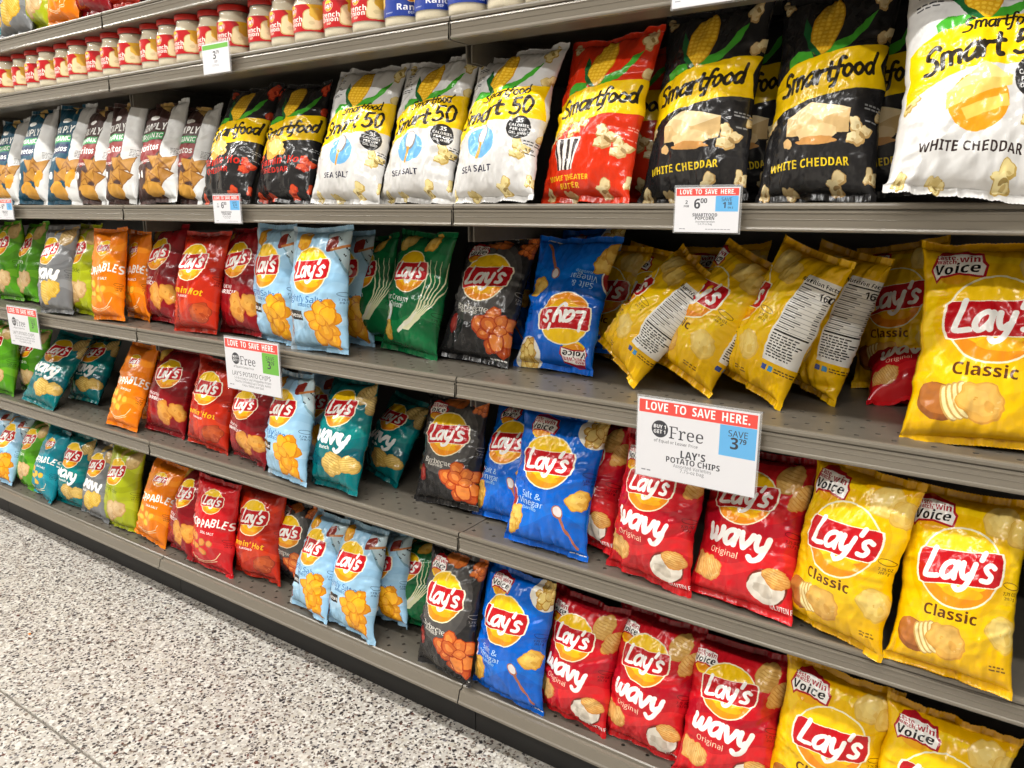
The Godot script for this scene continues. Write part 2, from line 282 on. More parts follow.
func extrude_x(profile: PackedVector2Array, x0: float, x1: float, closed := false) -> ArrayMesh:
	# profile points are (z, y), from the back over the top to the front and down
	var st := SurfaceTool.new()
	st.begin(Mesh.PRIMITIVE_TRIANGLES)
	var n := profile.size()
	for i in (n if closed else n - 1):
		var a := profile[i]
		var b := profile[(i + 1) % n]
		quad_to(st, Vector3(x0, b.y, b.x), Vector3(x1, b.y, b.x), Vector3(x1, a.y, a.x), Vector3(x0, a.y, a.x))
	# end caps as fans
	for i in range(1, n - 1):
		var p0 := profile[0]
		var p1 := profile[i]
		var p2 := profile[i + 1]
		for xx: float in [x0, x1]:
			var nn := Vector3(-1 if xx == x0 else 1, 0, 0)
			for p in [p0, p1, p2]:
				st.set_normal(nn)
				st.add_vertex(Vector3(xx, p.y, p.x))
	return st.commit()


func lathe(profile: PackedVector2Array, seg := 28, uv := false, a0 := 0.0, a1 := TAU) -> ArrayMesh:
	# profile points are (radius, y), from the bottom upwards
	var st := SurfaceTool.new()
	st.begin(Mesh.PRIMITIVE_TRIANGLES)
	st.set_smooth_group(0)
	var n := profile.size()
	for i in n - 1:
		for k in seg:
			var t0 := lerpf(a0, a1, float(k) / seg)
			var t1 := lerpf(a0, a1, float(k + 1) / seg)
			var q := [[t0, i], [t1, i], [t1, i + 1], [t0, i + 1]]
			for j in [0, 2, 1, 0, 3, 2]:
				var tt: float = q[j][0]
				var pi: int = q[j][1]
				if uv:
					st.set_uv(Vector2((tt - a0) / (a1 - a0), 1.0 - float(pi) / (n - 1)))
				st.add_vertex(Vector3(sin(tt) * profile[pi].x, profile[pi].y, cos(tt) * profile[pi].x))
	st.index()
	st.generate_normals()
	return st.commit()


# ================= hall, floor, lamps =================
func lamp(at: Vector3, id: int) -> void:
	var t := thing("ceiling_light", "long white fluorescent ceiling fitting over the aisle", "light", at, "rows of ceiling lights")
	part("housing", bevel_box(Vector3(2.5, 0.06, 0.26), 0.008), mat("lamp_housing", Color(0.9, 0.9, 0.9), 0.4), t, Vector3(0, 0.036, 0))
	var m := mat("lamp_glow", Color(1, 1, 1), 0.5)
	m.emission_enabled = true
	m.emission = Color(1.0, 0.99, 0.972)
	m.emission_energy_multiplier = 2.0
	part("diffuser", bevel_box(Vector3(2.42, 0.016, 0.2), 0.004), m, t, Vector3(0, -0.003, 0))
	var l := AreaLight3D.new()
	l.name = "lamp_light"
	l.area_size = Vector2(2.4, 0.18)
	l.area_normalize_energy = true
	l.light_energy = 10.0
	l.light_color = Color(1.0, 0.99, 0.972)
	l.shadow_enabled = true
	l.area_range = 20.0
	l.area_attenuation = 2.0
	l.rotation_degrees = Vector3(-90, 0, 0)
	l.position = Vector3(0, -0.014, 0)
	t.add_child(l)


func terrazzo() -> ImageTexture:
	var size := 1536
	var g := Image.create(size, size, false, Image.FORMAT_RGB8)
	g.fill(Color8(188, 183, 175))
	im = g
	var rng := RandomNumberGenerator.new()
	rng.seed = 41
	var cols := [Color8(214, 211, 204), Color8(206, 201, 191), Color8(184, 177, 164), Color8(162, 154, 144), Color8(146, 139, 132), Color8(112, 98, 86), Color8(74, 62, 56), Color8(50, 45, 46), Color8(44, 40, 42), Color8(94, 54, 44), Color8(104, 100, 104)]
	var odds := [0.17, 0.30, 0.39, 0.47, 0.54, 0.64, 0.74, 0.85, 0.92, 0.955, 1.0]
	un = 1.0
	ox = 0.0
	oy = 0.0
	for i in 40000:
		var c := rng.randf()
		var k := 0
		while c > odds[k]:
			k += 1
		var r := rng.randf_range(3.0, 7.4) * (1.0 if k > 4 else 1.25)
		if rng.randf() < 0.06:
			r *= 1.5
		var at := Vector2(rng.randf() * size, rng.randf() * size)
		var n := rng.randi_range(4, 6)
		var a := rng.randf() * TAU
		var sq := rng.randf_range(0.45, 1.0)
		var dir := rng.randf() * TAU
		var pts := PackedVector2Array()
		for j in n:
			var q := Vector2(cos(a + TAU * j / n), sin(a + TAU * j / n) * sq) * r * rng.randf_range(0.7, 1.1)
			pts.append(at + q.rotated(dir))
		var col: Color = cols[k]
		poly(pts, col)
		for sx: float in [-size, 0.0, size]:
			for sy: float in [-size, 0.0, size]:
				if (sx != 0.0 or sy != 0.0) and (at + Vector2(sx, sy)).clamp(Vector2(-16, -16), Vector2(size + 16, size + 16)) == at + Vector2(sx, sy):
					var moved := PackedVector2Array()
					for p in pts:
						moved.append(p + Vector2(sx, sy))
					poly(moved, col)
	return ImageTexture.create_from_image(g)


func slab(x0: float, x1: float, z0: float, z1: float, y0: float, y1: float) -> ArrayMesh:
	var st := SurfaceTool.new()
	st.begin(Mesh.PRIMITIVE_TRIANGLES)
	bevel_box_to(st, Vector3((x0 + x1) / 2, (y0 + y1) / 2, (z0 + z1) / 2), Vector3(x1 - x0, y1 - y0, z1 - z0), 0.0012)
	return st.commit()


func hall() -> void:
	var fm := StandardMaterial3D.new()
	fm.resource_name = "terrazzo"
	fm.albedo_texture = terrazzo()
	fm.roughness = 0.42
	fm.uv1_triplanar = true
	fm.uv1_world_triplanar = true
	fm.uv1_scale = Vector3(0.86, 0.86, 0.86)
	var fl := Node3D.new()
	fl.name = "floor"
	fl.set_meta("kind", "structure")
	add_child(fl)
	part("bedding", box(16.0, 0.1, 11.6), mat("joint_grey", Color8(120, 114, 104), 0.8), fl, Vector3(-2.2, -0.055, 5.2))
	var zs := [-0.6, 0.5265, 2.36, 4.2, 6.03, 7.86, 11.0]
	for i in zs.size() - 1:
		part("floor_slab", slab(-10.2, 5.8, zs[i] + (0.0 if i == 0 else 0.003), zs[i + 1] - 0.003, -0.02, 0.0), fm, fl)
	var wm := mat("wall_paint", Color8(214, 210, 202), 0.8)
	struct("ceiling", box(16.2, 0.12, 11.8), mat("ceiling_paint", Color8(232, 230, 226), 0.85), Vector3(-2.2, 4.46, 5.2))
	struct("wall_back", box(16.2, 4.5, 0.12), wm, Vector3(-2.2, 2.15, -0.68))
	struct("wall_front", box(16.2, 4.5, 0.12), wm, Vector3(-2.2, 2.15, 11.04))
	struct("wall_left", box(0.12, 4.5, 11.6), wm, Vector3(-10.26, 2.15, 5.2))
	struct("wall_right", box(0.12, 4.5, 11.6), wm, Vector3(5.86, 2.15, 5.2))


# ================= shelving =================
func metal_texture() -> StandardMaterial3D:
	if mat_cache.has("shelf_metal"):
		return mat_cache["shelf_metal"]
	var m := mat("shelf_metal", Color8(104, 98, 88), 0.34, 0.0, 0.5)
	var t := NoiseTexture2D.new()
	t.width = 256
	t.height = 256
	t.seamless = true
	var n := FastNoiseLite.new()
	n.seed = 3
	n.frequency = 0.02
	n.fractal_octaves = 4
	t.noise = n
	var ramp := Gradient.new()
	ramp.set_color(0, Color(0.9, 0.9, 0.9))
	ramp.set_color(1, Color(1, 1, 1))
	t.color_ramp = ramp
	m.albedo_texture = t
	m.uv1_triplanar = true
	m.uv1_world_triplanar = true
	m.uv1_scale = Vector3(1.7, 6.0, 6.0)
	return m


func deck_mesh(depth: float, x1: float) -> ArrayMesh:
	# sheet with rows of punched holes along its front, folded sides below
	var st := SurfaceTool.new()
	st.begin(Mesh.PRIMITIVE_TRIANGLES)
	var x0 := 0.0015
	var zf := -0.012
	var rows := 5
	var cz := 0.026
	var zb := zf - 0.012 - rows * cz
	var cols := 44
	var cx := (x1 - x0) / cols
	quad_to(st, Vector3(x0, 0, zf), Vector3(x1, 0, zf), Vector3(x1, 0, zf - 0.012), Vector3(x0, 0, zf - 0.012))
	quad_to(st, Vector3(x0, 0, zb), Vector3(x1, 0, zb), Vector3(x1, 0, -depth), Vector3(x0, 0, -depth))
	for r in rows:
		for c in cols:
			var a := Vector3(x0 + c * cx, 0, zf - 0.012 - r * cz)
			var mid := a + Vector3(cx / 2, 0, -cz / 2)
			var b := a + Vector3(cx, 0, 0)
			var d := a + Vector3(0, 0, -cz)
			var e := a + Vector3(cx, 0, -cz)
			if (r + c) % 2 == 1:
				quad_to(st, a, b, e, d)
				continue
			var rim: Array[Vector3] = []
			for k in 8:
				rim.append(mid + Vector3(cos(TAU * (k + 0.5) / 8), 0, -sin(TAU * (k + 0.5) / 8)) * 0.0046)
			# corners in angular order: e (+x,-z), d (-x,-z), a (-x,+z), b (+x,+z)
			var cor := [e, d, a, b]
			for k in 4:
				var p: Vector3 = cor[k]
				var q: Vector3 = cor[(k + 1) % 4]
				var i0 := (2 * k) % 8
				var i1 := (2 * k + 1) % 8
				var i2 := (2 * k + 2) % 8
				quad_to(st, p, p, rim[i1], rim[i0])
				quad_to(st, p, q, rim[i2], rim[i1])
			for k in 8:
				var r0 := rim[k]
				var r1 := rim[(k + 1) % 8]
				quad_to(st, r0, r1, r1 + Vector3(0, -0.003, 0), r0 + Vector3(0, -0.003, 0))
	# underside and folded sides
	quad_to(st, Vector3(x0, -0.014, -depth), Vector3(x1, -0.014, -depth), Vector3(x1, -0.014, zf), Vector3(x0, -0.014, zf))
	for xx: float in [x0, x1]:
		quad_to(st, Vector3(xx, -0.03, zf), Vector3(xx, -0.03, -depth), Vector3(xx, 0, -depth), Vector3(xx, 0, zf))
	quad_to(st, Vector3(x0, -0.03, -depth), Vector3(x1, -0.03, -depth), Vector3(x1, 0, -depth), Vector3(x0, 0, -depth))
	# stiffening channel folded under the front edge
	quad_to(st, Vector3(x0, -0.041, zf - 0.05), Vector3(x1, -0.041, zf - 0.05), Vector3(x1, -0.041, zf + 0.004), Vector3(x0, -0.041, zf + 0.004))
	quad_to(st, Vector3(x0, -0.014, zf - 0.05), Vector3(x1, -0.014, zf - 0.05), Vector3(x1, -0.041, zf - 0.05), Vector3(x0, -0.041, zf - 0.05))
	return st.commit()


func gondola() -> void:
	var metal := metal_texture()
	var lip_m := mat("lip_metal", Color8(118, 111, 99), 0.28, 0.0, 0.5)
	var strip_m := mat("ticket_strip", Color8(122, 115, 103), 0.18, 0.15, 0.6)
	var dark := mat("kick_black", Color8(27, 26, 25), 0.6)
	var back_m := mat("back_panel", Color8(58, 54, 49), 0.6)
	var w := SECTION - 0.0015
	var deck := deck_mesh(0.52, w)
	var lip := extrude_x(PackedVector2Array([Vector2(-0.0125, -0.002), Vector2(-0.0125, 0.0005), Vector2(-0.009, 0.003), Vector2(-0.004, 0.0032), Vector2(-0.001, 0.0018), Vector2(0.0, -0.001), Vector2(-0.0005, -0.0055), Vector2(-0.004, -0.0065), Vector2(-0.004, -0.0085), Vector2(-0.0012, -0.0085), Vector2(-0.0012, -0.041), Vector2(-0.008, -0.041), Vector2(-0.0105, -0.03)]), 0.0015, w)
	var strip := extrude_x(PackedVector2Array([Vector2(-0.001, -0.009), Vector2(0.0022, -0.0095), Vector2(0.0026, -0.012), Vector2(0.0012, -0.0135), Vector2(0.0010, -0.0215), Vector2(0.0018, -0.022), Vector2(0.0010, -0.0225), Vector2(0.0010, -0.033), Vector2(0.0026, -0.0345), Vector2(0.0034, -0.037), Vector2(0.0026, -0.0395), Vector2(-0.001, -0.0405)]), 0.003, w - 0.002)
	var base_lip := extrude_x(PackedVector2Array([Vector2(-0.0125, -0.003), Vector2(-0.012, 0.003), Vector2(-0.008, 0.005), Vector2(-0.005, 0.003), Vector2(-0.004, -0.003), Vector2(0.003, -0.005), Vector2(0.0045, -0.003), Vector2(0.006, -0.006), Vector2(0.012, -0.026), Vector2(0.0145, -0.029), Vector2(0.0145, -0.034), Vector2(0.011, -0.037), Vector2(0.0, -0.037), Vector2(-0.012, -0.03)]), 0.0015, w)
	var holds := {1.77: "above the dip jars", 1.606: "holding the dip jars", 1.253: "holding the popcorn", 0.893: "below the popcorn", 0.537: "second up from the floor", 0.15: "lowest, just over the black plinth"}
	var spans := {
		1.77: ["past the teal bag above the jars", "under grey and lime bags above the jars", "under dark red bag corners above the jars", "over the popcorn price tag above the jars", "at the bare end above the jars"],
		1.606: ["past the last red dip jars", "under red dip jars, over the tortilla bags", "under red dip jars, carrying the green-striped tag", "under blue dip jars, over the cheddar popcorn", "at the bare end level with the jars"],
		1.253: ["past the last teal and white bags", "carrying tortilla bags and puffs", "carrying white sea salt and black spicy popcorn", "carrying black and white cheddar popcorn", "past the white cheddar popcorn"],
		0.893: ["past the lime bags, under puffs", "carrying lime, grey and orange bags under puffs", "carrying light blue, green and charcoal bags", "carrying the leaning yellow bags under popcorn", "past the upright yellow bag"],
		0.537: ["past the lime bags, second from floor", "carrying the leaning teal bag, second from floor", "with an empty gap beside charcoal bag", "carrying yellow and red bags under big sign", "past the yellow bags, second from floor"],
		0.15: ["past the light blue bags, at the bottom", "at the bottom, carrying teal and yellow-green bags", "at the bottom, carrying light blue and charcoal bags", "at the bottom, carrying red and yellow bags", "past the yellow bags, at the bottom"],
	}
	var bracket := bevel_box(Vector3(0.004, 0.045, 0.46), 0.0008)
	for i in range(-3, 2):
		var x := SEAM + SECTION * i
		for y: float in holds:
			var t := thing("shelf_section", "grey-brown metal shelf section " + spans[y][i + 3], "shelf", Vector3(x, y, 0), "shelf sections " + holds[y])
			part("deck", deck, metal, t)
			if y > 0.2:
				var fl := part("front_lip", lip, lip_m, t)
				part("ticket_strip", strip, strip_m, fl)
				part("bracket", bracket, metal, t, Vector3(0.006, -0.0525, -0.29))
				part("bracket", bracket, metal, t, Vector3(w - 0.006, -0.0525, -0.29))
			else:
				part("front_lip", base_lip, lip_m, t)
		var k := thing("plinth_panel", "black plinth panel " + ["past the light blue bags", "under teal and yellow-green bags", "under light blue and charcoal bags", "under blue, red and yellow bags", "past the yellow bags"][i + 3], "plinth", Vector3(x, 0, -0.054), "black plinth panels")
		part("panel", bevel_box(Vector3(SECTION - 0.002, 0.113, 0.012), 0.001), dark, k, Vector3(SECTION / 2, 0.0565, -0.006))
		var bp := thing("back_panel", "dark grey metal back panel " + ["past the lime bags", "behind tortilla bags and lime bags", "behind sea salt popcorn and green bags", "behind cheddar popcorn and yellow bags", "past the upright yellow bag"][i + 3], "panel", Vector3(x, 0, -0.545), "back panels of the shelving")
		part("sheet", bevel_box(Vector3(SECTION - 0.002, 2.25, 0.012), 0.001), back_m, bp, Vector3(SECTION / 2, 1.125, 0))
		part("upright", bevel_box(Vector3(0.03, 2.25, 0.022), 0.001), mat("upright", Color8(64, 60, 54), 0.5), bp, Vector3(0.016, 1.125, 0.012))


# ================= flat print: painting into images =================
func poly(pts: PackedVector2Array, col: Color) -> void:
	# even-odd scanline fill, points in units of un pixels from (ox, oy)
	var n := pts.size()
	var q := PackedVector2Array()
	var lo := 1e9
	var hi := -1e9
	for p in pts:
		var r := Vector2(ox + p.x * un, oy + p.y * un)
		q.append(r)
		lo = minf(lo, r.y)
		hi = maxf(hi, r.y)
	var y0 := maxi(0, int(ceil(lo - 0.5)))
	var y1 := mini(im.get_height() - 1, int(floor(hi - 0.5)))
	for y in range(y0, y1 + 1):
		var fy := y + 0.5
		var xs := PackedFloat32Array()
		for i in n:
			var a := q[i]
			var b := q[i + 1 - n if i + 1 >= n else i + 1]
			if (a.y <= fy) != (b.y <= fy):
				xs.append(a.x + (fy - a.y) * (b.x - a.x) / (b.y - a.y))
		if xs.size() > 2:
			xs.sort()
		var k := 0
		while k + 1 < xs.size():
			var xa := xs[k]
			var xb := xs[k + 1]
			if xa > xb:
				var sw := xa
				xa = xb
				xb = sw
			var ia := int(round(xa))
			var ib := int(round(xb))
			if ib > ia:
				im.fill_rect(Rect2i(ia, y, ib - ia, 1), col)
			k += 2


func rect(x: float, y: float, w: float, h: float, col: Color) -> void:
	im.fill_rect(Rect2i(int(round(ox + x * un)), int(round(oy + y * un)), maxi(1, int(round(w * un))), maxi(1, int(round(h * un)))), col)


func xf(pts: PackedVector2Array, cx: float, cy: float, s: float, rot := 0.0) -> PackedVector2Array:
	var out := PackedVector2Array()
	for p in pts:
		out.append(Vector2(cx, cy) + (p * s).rotated(rot))
	return out


func oval(cx: float, cy: float, rx: float, ry: float, rot := 0.0, n := 30) -> PackedVector2Array:
	var out := PackedVector2Array()
	for i in n:
		var a := TAU * i / n
		out.append(Vector2(cx, cy) + Vector2(cos(a) * rx, sin(a) * ry).rotated(rot))
	return out


func lump(cx: float, cy: float, rx: float, ry: float, rot: float, rough: float, sd: float, n := 26) -> PackedVector2Array:
	var out := PackedVector2Array()
	for i in n:
		var a := TAU * i / n
		var k := 1.0 + rough * nz.get_noise_3d(cos(a) * 0.9, sin(a) * 0.9, sd * 7.3)
		out.append(Vector2(cx, cy) + Vector2(cos(a) * rx * k, sin(a) * ry * k).rotated(rot))
	return out


func curve(pts: Array, steps := 6) -> PackedVector2Array:
	var out := PackedVector2Array()
	for i in pts.size() - 1:
		var p0: Vector2 = pts[maxi(i - 1, 0)]
		var p1: Vector2 = pts[i]
		var p2: Vector2 = pts[i + 1]
		var p3: Vector2 = pts[mini(i + 2, pts.size() - 1)]
		for k in steps:
			out.append(p1.cubic_interpolate(p2, p0, p3, float(k) / steps))
	out.append(pts[pts.size() - 1])
	return out


func stroke(pts: PackedVector2Array, w: float, col: Color, w_end := -1.0) -> void:
	var n := pts.size()
	for i in n:
		var k := float(i) / maxi(1, n - 1)
		var ww := w if w_end < 0 else lerpf(w, w_end, k)
		poly(oval(pts[i].x, pts[i].y, ww / 2, ww / 2, 0, 10), col)
		if i + 1 < n:
			var d := (pts[i + 1] - pts[i]).normalized().orthogonal() * ww / 2
			poly(PackedVector2Array([pts[i] + d, pts[i + 1] + d, pts[i + 1] - d, pts[i] - d]), col)


# single-stroke brush letters: [advance, strokes]; x-height 0.6, ascender 1.0, y up
func brush(ch: String) -> Array:
	var V := func(a: Array) -> Array:
		var o := []
		for i in range(0, a.size(), 2):
			o.append(Vector2(a[i], a[i + 1]))
		return o
	match ch:
		"L": return [0.5, [V.call([0.16, 1.0, 0.1, 0.55, 0.04, 0.1]), V.call([0.04, 0.09, 0.2, 0.07, 0.44, 0.1])]]
		"a": return [0.52, [V.call([0.42, 0.5, 0.28, 0.6, 0.1, 0.48, 0.05, 0.24, 0.15, 0.07, 0.3, 0.14, 0.42, 0.36]), V.call([0.43, 0.6, 0.41, 0.28, 0.43, 0.08])]]
		"y": return [0.5, [V.call([0.07, 0.6, 0.09, 0.3, 0.2, 0.12, 0.34, 0.26]), V.call([0.42, 0.6, 0.38, 0.2, 0.28, -0.16, 0.1, -0.28, -0.02, -0.18])]]
		"'": return [0.18, [V.call([0.1, 0.98, 0.06, 0.74])]]
		"s": return [0.4, [V.call([0.34, 0.52, 0.2, 0.6, 0.08, 0.5, 0.16, 0.36, 0.3, 0.24, 0.24, 0.08, 0.04, 0.1])]]
		"w": return [0.72, [V.call([0.05, 0.6, 0.06, 0.26, 0.16, 0.08, 0.28, 0.2, 0.33, 0.5]), V.call([0.33, 0.5, 0.36, 0.18, 0.47, 0.08, 0.58, 0.26, 0.62, 0.6])]]
		"v": return [0.5, [V.call([0.05, 0.6, 0.13, 0.3, 0.23, 0.08]), V.call([0.23, 0.08, 0.34, 0.32, 0.42, 0.6])]]
		"S": return [0.58, [V.call([0.52, 0.84, 0.36, 0.98, 0.14, 0.88, 0.14, 0.66, 0.36, 0.5, 0.46, 0.28, 0.32, 0.06, 0.02, 0.12])]]
		"m": return [0.72, [V.call([0.06, 0.6, 0.06, 0.06]), V.call([0.06, 0.4, 0.18, 0.58, 0.32, 0.5, 0.33, 0.06]), V.call([0.33, 0.4, 0.46, 0.58, 0.6, 0.5, 0.61, 0.06])]]
		"r": return [0.38, [V.call([0.06, 0.6, 0.06, 0.06]), V.call([0.06, 0.38, 0.16, 0.56, 0.34, 0.58])]]
		"t": return [0.36, [V.call([0.16, 0.88, 0.14, 0.3, 0.2, 0.08, 0.32, 0.1]), V.call([0.0, 0.6, 0.34, 0.62])]]
		"f": return [0.36, [V.call([0.42, 0.92, 0.28, 1.0, 0.18, 0.84, 0.14, 0.3, 0.08, -0.16, -0.06, -0.22]), V.call([0.0, 0.58, 0.34, 0.6])]]
		"o": return [0.5, [V.call([0.26, 0.6, 0.1, 0.5, 0.06, 0.26, 0.2, 0.07, 0.36, 0.16, 0.42, 0.4, 0.26, 0.6])]]
		"d": return [0.54, [V.call([0.42, 0.5, 0.26, 0.6, 0.08, 0.46, 0.06, 0.22, 0.18, 0.07, 0.34, 0.18, 0.42, 0.4]), V.call([0.46, 1.0, 0.43, 0.5, 0.43, 0.08])]]
		"5": return [0.6, [V.call([0.5, 0.94, 0.18, 0.94]), V.call([0.18, 0.94, 0.12, 0.56, 0.32, 0.6, 0.46, 0.4, 0.4, 0.14, 0.2, 0.06, 0.04, 0.16])]]
		"0": return [0.6, [V.call([0.3, 0.96, 0.12, 0.8, 0.07, 0.46, 0.16, 0.1, 0.32, 0.06, 0.46, 0.3, 0.48, 0.7, 0.3, 0.96])]]
	return [0.3, []]


func brush_text(s: String, cx: float, cy: float, size: float, thick: float, col: Color, rot := 0.0, shear := 0.2) -> void:
	var total := 0.0
	for ch in s:
		total += brush(ch)[0]
	var at := -total / 2
	for ch in s:
		var g := brush(ch)
		for st: Array in g[1]:
			var pts := PackedVector2Array()
			for p: Vector2 in curve(st, 5):
				var y := p.y - 0.35
				pts.append(Vector2(cx, cy) + (Vector2(at + p.x + y * shear, -y) * size).rotated(rot))
			stroke(pts, thick * size, col)
		at += g[0]


func type_font(kind: String) -> Font:
	if not fonts.has(kind):
		var f := SystemFont.new()
		f.font_names = PackedStringArray(["Droid Serif" if kind.begins_with("serif") else "Droid Sans"])
		f.font_weight = 700 if kind.ends_with("b") else 400
		fonts[kind] = f
	return fonts[kind]


func words(s: String, cx: float, cy: float, size: float, col: Color, kind := "sansb", rot := 0.0, squeeze := 1.0, shear := 0.0) -> void:
	# type set with its middle at (cx, cy), size is the height of the em
	var key := kind + s
	if not glyphs.has(key):
		var tm := TextMesh.new()
		tm.text = s
		tm.font = type_font(kind)
		tm.font_size = 48
		tm.pixel_size = 1.0 / 48.0
		tm.depth = 0.0
		tm.curve_step = 3.0
		var arr := tm.get_mesh_arrays()
		glyphs[key] = [arr[Mesh.ARRAY_VERTEX], arr[Mesh.ARRAY_INDEX]]
	var vs: PackedVector3Array = glyphs[key][0]
	var ix = glyphs[key][1]
	var tri := PackedVector2Array()
	tri.resize(3)
	var cnt: int = ix.size() if ix != null and ix.size() else vs.size()
	for i in range(0, cnt - 2, 3):
		for j in 3:
			var v := vs[ix[i + j]] if ix != null and ix.size() else vs[i + j]
			tri[j] = Vector2(cx, cy) + (Vector2((v.x + v.y * shear) * squeeze, -v.y) * size).rotated(rot)
		poly(tri, col)


# ---------- motifs of the prints
func chip(cx: float, cy: float, rx: float, ry: float, rot: float, sd: float, c0: Color, c1: Color, ridged := false) -> void:
	poly(lump(cx, cy, rx, ry, rot, 0.34, sd, 30), c0)
	poly(lump(cx - rx * 0.02, cy - ry * 0.03, rx * 0.93, ry * 0.93, rot, 0.34, sd, 30), c0.lerp(c1, 0.5))
	poly(lump(cx - rx * 0.06, cy - ry * 0.1, rx * 0.78, ry * 0.74, rot, 0.45, sd + 0.4), c0.lerp(c1, 0.82))
	poly(lump(cx - rx * 0.14, cy - ry * 0.2, rx * 0.46, ry * 0.4, rot, 0.5, sd + 0.9, 18), c1)
	poly(lump(cx + rx * 0.3, cy + ry * 0.26, rx * 0.3, ry * 0.2, rot + 0.6, 0.6, sd + 1.7, 14), c0.lerp(c1, 0.42))
	if ridged:
		for k in 8:
			var yy := (k - 3.5) / 4.2
			var half := sqrt(maxf(0.0, 1.0 - yy * yy)) * 0.84
			var a := Vector2(-half * rx, yy * ry).rotated(rot) + Vector2(cx, cy)
			var b := Vector2(half * rx, yy * ry).rotated(rot) + Vector2(cx, cy)
			stroke(PackedVector2Array([a, (a + b) / 2 + Vector2(0, 0.008), b]), ry * 0.075, c0.lerp(c1, 0.22))
	for k in 5:
		var a := sd * 5.1 + k * 2.9
		var p := Vector2(cos(a) * rx, sin(a) * ry) * fmod(0.33 + sd * 0.7 + k * 0.41, 0.8)
		p = p.rotated(rot) + Vector2(cx, cy)
		poly(lump(p.x, p.y, rx * (0.05 + 0.03 * (k % 3)), ry * 0.05, a, 0.5, sd + k, 9), c0.lerp(c1, 0.3 if k % 2 else 1.0).lightened(0.0 if k % 2 else 0.12))


func cluster(cx: float, cy: float, r: float, sd: float, c0: Color, c1: Color) -> void:
	for k in 11:
		var a := sd + k * 2.39996
		var d := r * 0.72 * sqrt((11.0 - k) / 11.0)
		var p := Vector2(cos(a) * d, sin(a) * d * 1.12)
		var mid := c0.lerp(c1, 0.3 + 0.7 * fmod(k * 0.37, 1.0))
		var q := r * (0.42 + 0.1 * sin(k * 1.7))
		poly(lump(cx + p.x, cy + p.y, q, q * 0.8, a, 0.35, sd + k, 18), c0)
		poly(lump(cx + p.x, cy + p.y - q * 0.05, q * 0.86, q * 0.66, a, 0.35, sd + k, 18), mid)
		poly(lump(cx + p.x - q * 0.1, cy + p.y - q * 0.12, q * 0.45, q * 0.28, a, 0.4, sd + k + 3, 12), c1)


func popcorn(cx: float, cy: float, r: float, sd: float, c0 := Color8(178, 138, 82), c1 := Color8(236, 218, 172)) -> void:
	# a burst kernel: uneven lobes round an off-centre hull
	var n := 4 + int(sd) % 2
	var lobes := []
	for k in n:
		var a := sd * 2.7 + k * TAU / n + 0.5 * sin(sd * 3.0 + k * 4.0)
		var d := r * (0.42 + 0.2 * sin(sd * 5.0 + k * 2.3))
		var q := r * (0.44 + 0.14 * sin(sd * 7.0 + k * 3.1))
		lobes.append([cx + cos(a) * d, cy + sin(a) * d * 0.85, q, a])
	for l: Array in lobes:
		poly(lump(l[0], l[1], l[2], l[2] * 0.86, l[3], 0.55, sd + l[3], 18), c0)
	for k in lobes.size():
		var l: Array = lobes[k]
		poly(lump(l[0] - r * 0.03, l[1] - r * 0.06, l[2] * 0.82, l[2] * 0.68, l[3], 0.55, sd + l[3], 18), c1.lerp(c0, 0.2 * (k % 3)))
		poly(lump(l[0] + l[2] * 0.2, l[1] + l[2] * 0.22, l[2] * 0.3, l[2] * 0.16, l[3] + 1.0, 0.6, sd + k, 10), c1.lerp(c0, 0.6))
	poly(lump(cx + r * 0.1, cy + r * 0.12, r * 0.24, r * 0.13, sd, 0.6, sd, 12), c0.darkened(0.15))


func corn(cx: float, cy: float, h: float, rot: float) -> void:
	var green := Color8(72, 168, 50)
	var deep := Color8(30, 98, 50)
	poly(xf(PackedVector2Array([Vector2(-0.1, 0.5), Vector2(-0.34, 0.1), Vector2(-0.36, -0.2), Vector2(-0.2, 0.05), Vector2(-0.02, 0.4)]), cx, cy, h, rot), deep)
	poly(xf(PackedVector2Array([Vector2(0.05, 0.52), Vector2(0.18, 0.3), Vector2(0.42, 0.16), Vector2(0.52, -0.1), Vector2(0.68, -0.26), Vector2(0.6, 0.04), Vector2(0.42, 0.34), Vector2(0.2, 0.48)]), cx, cy, h, rot), green)
	poly(xf(oval(0, 0, 0.225, 0.51), cx, cy, h, rot), Color8(208, 148, 20))
	poly(xf(oval(0, 0, 0.205, 0.49), cx, cy, h, rot), Color8(232, 176, 34))
	for r in 12:
		for c in 5:
			var y := -0.42 + r * 0.075
			var half := 0.2 * sqrt(maxf(0.0, 1.0 - pow(y / 0.5, 2.0)))
			poly(xf(oval((c - 2) * half * 0.42, y, half * 0.17, 0.026, 0, 8), cx, cy, h, rot), Color8(250, 206, 62))
	poly(xf(PackedVector2Array([Vector2(-0.02, 0.62), Vector2(-0.3, 0.58), Vector2(-0.46, 0.7), Vector2(-0.5, 0.52), Vector2(-0.36, 0.4), Vector2(-0.14, 0.42)]), cx, cy, h, rot), green)
	poly(xf(PackedVector2Array([Vector2(0, 0.54), Vector2(-0.2, 0.36), Vector2(-0.3, 0.14), Vector2(-0.1, 0.34), Vector2(0.04, 0.5)]), cx, cy, h, rot), deep)


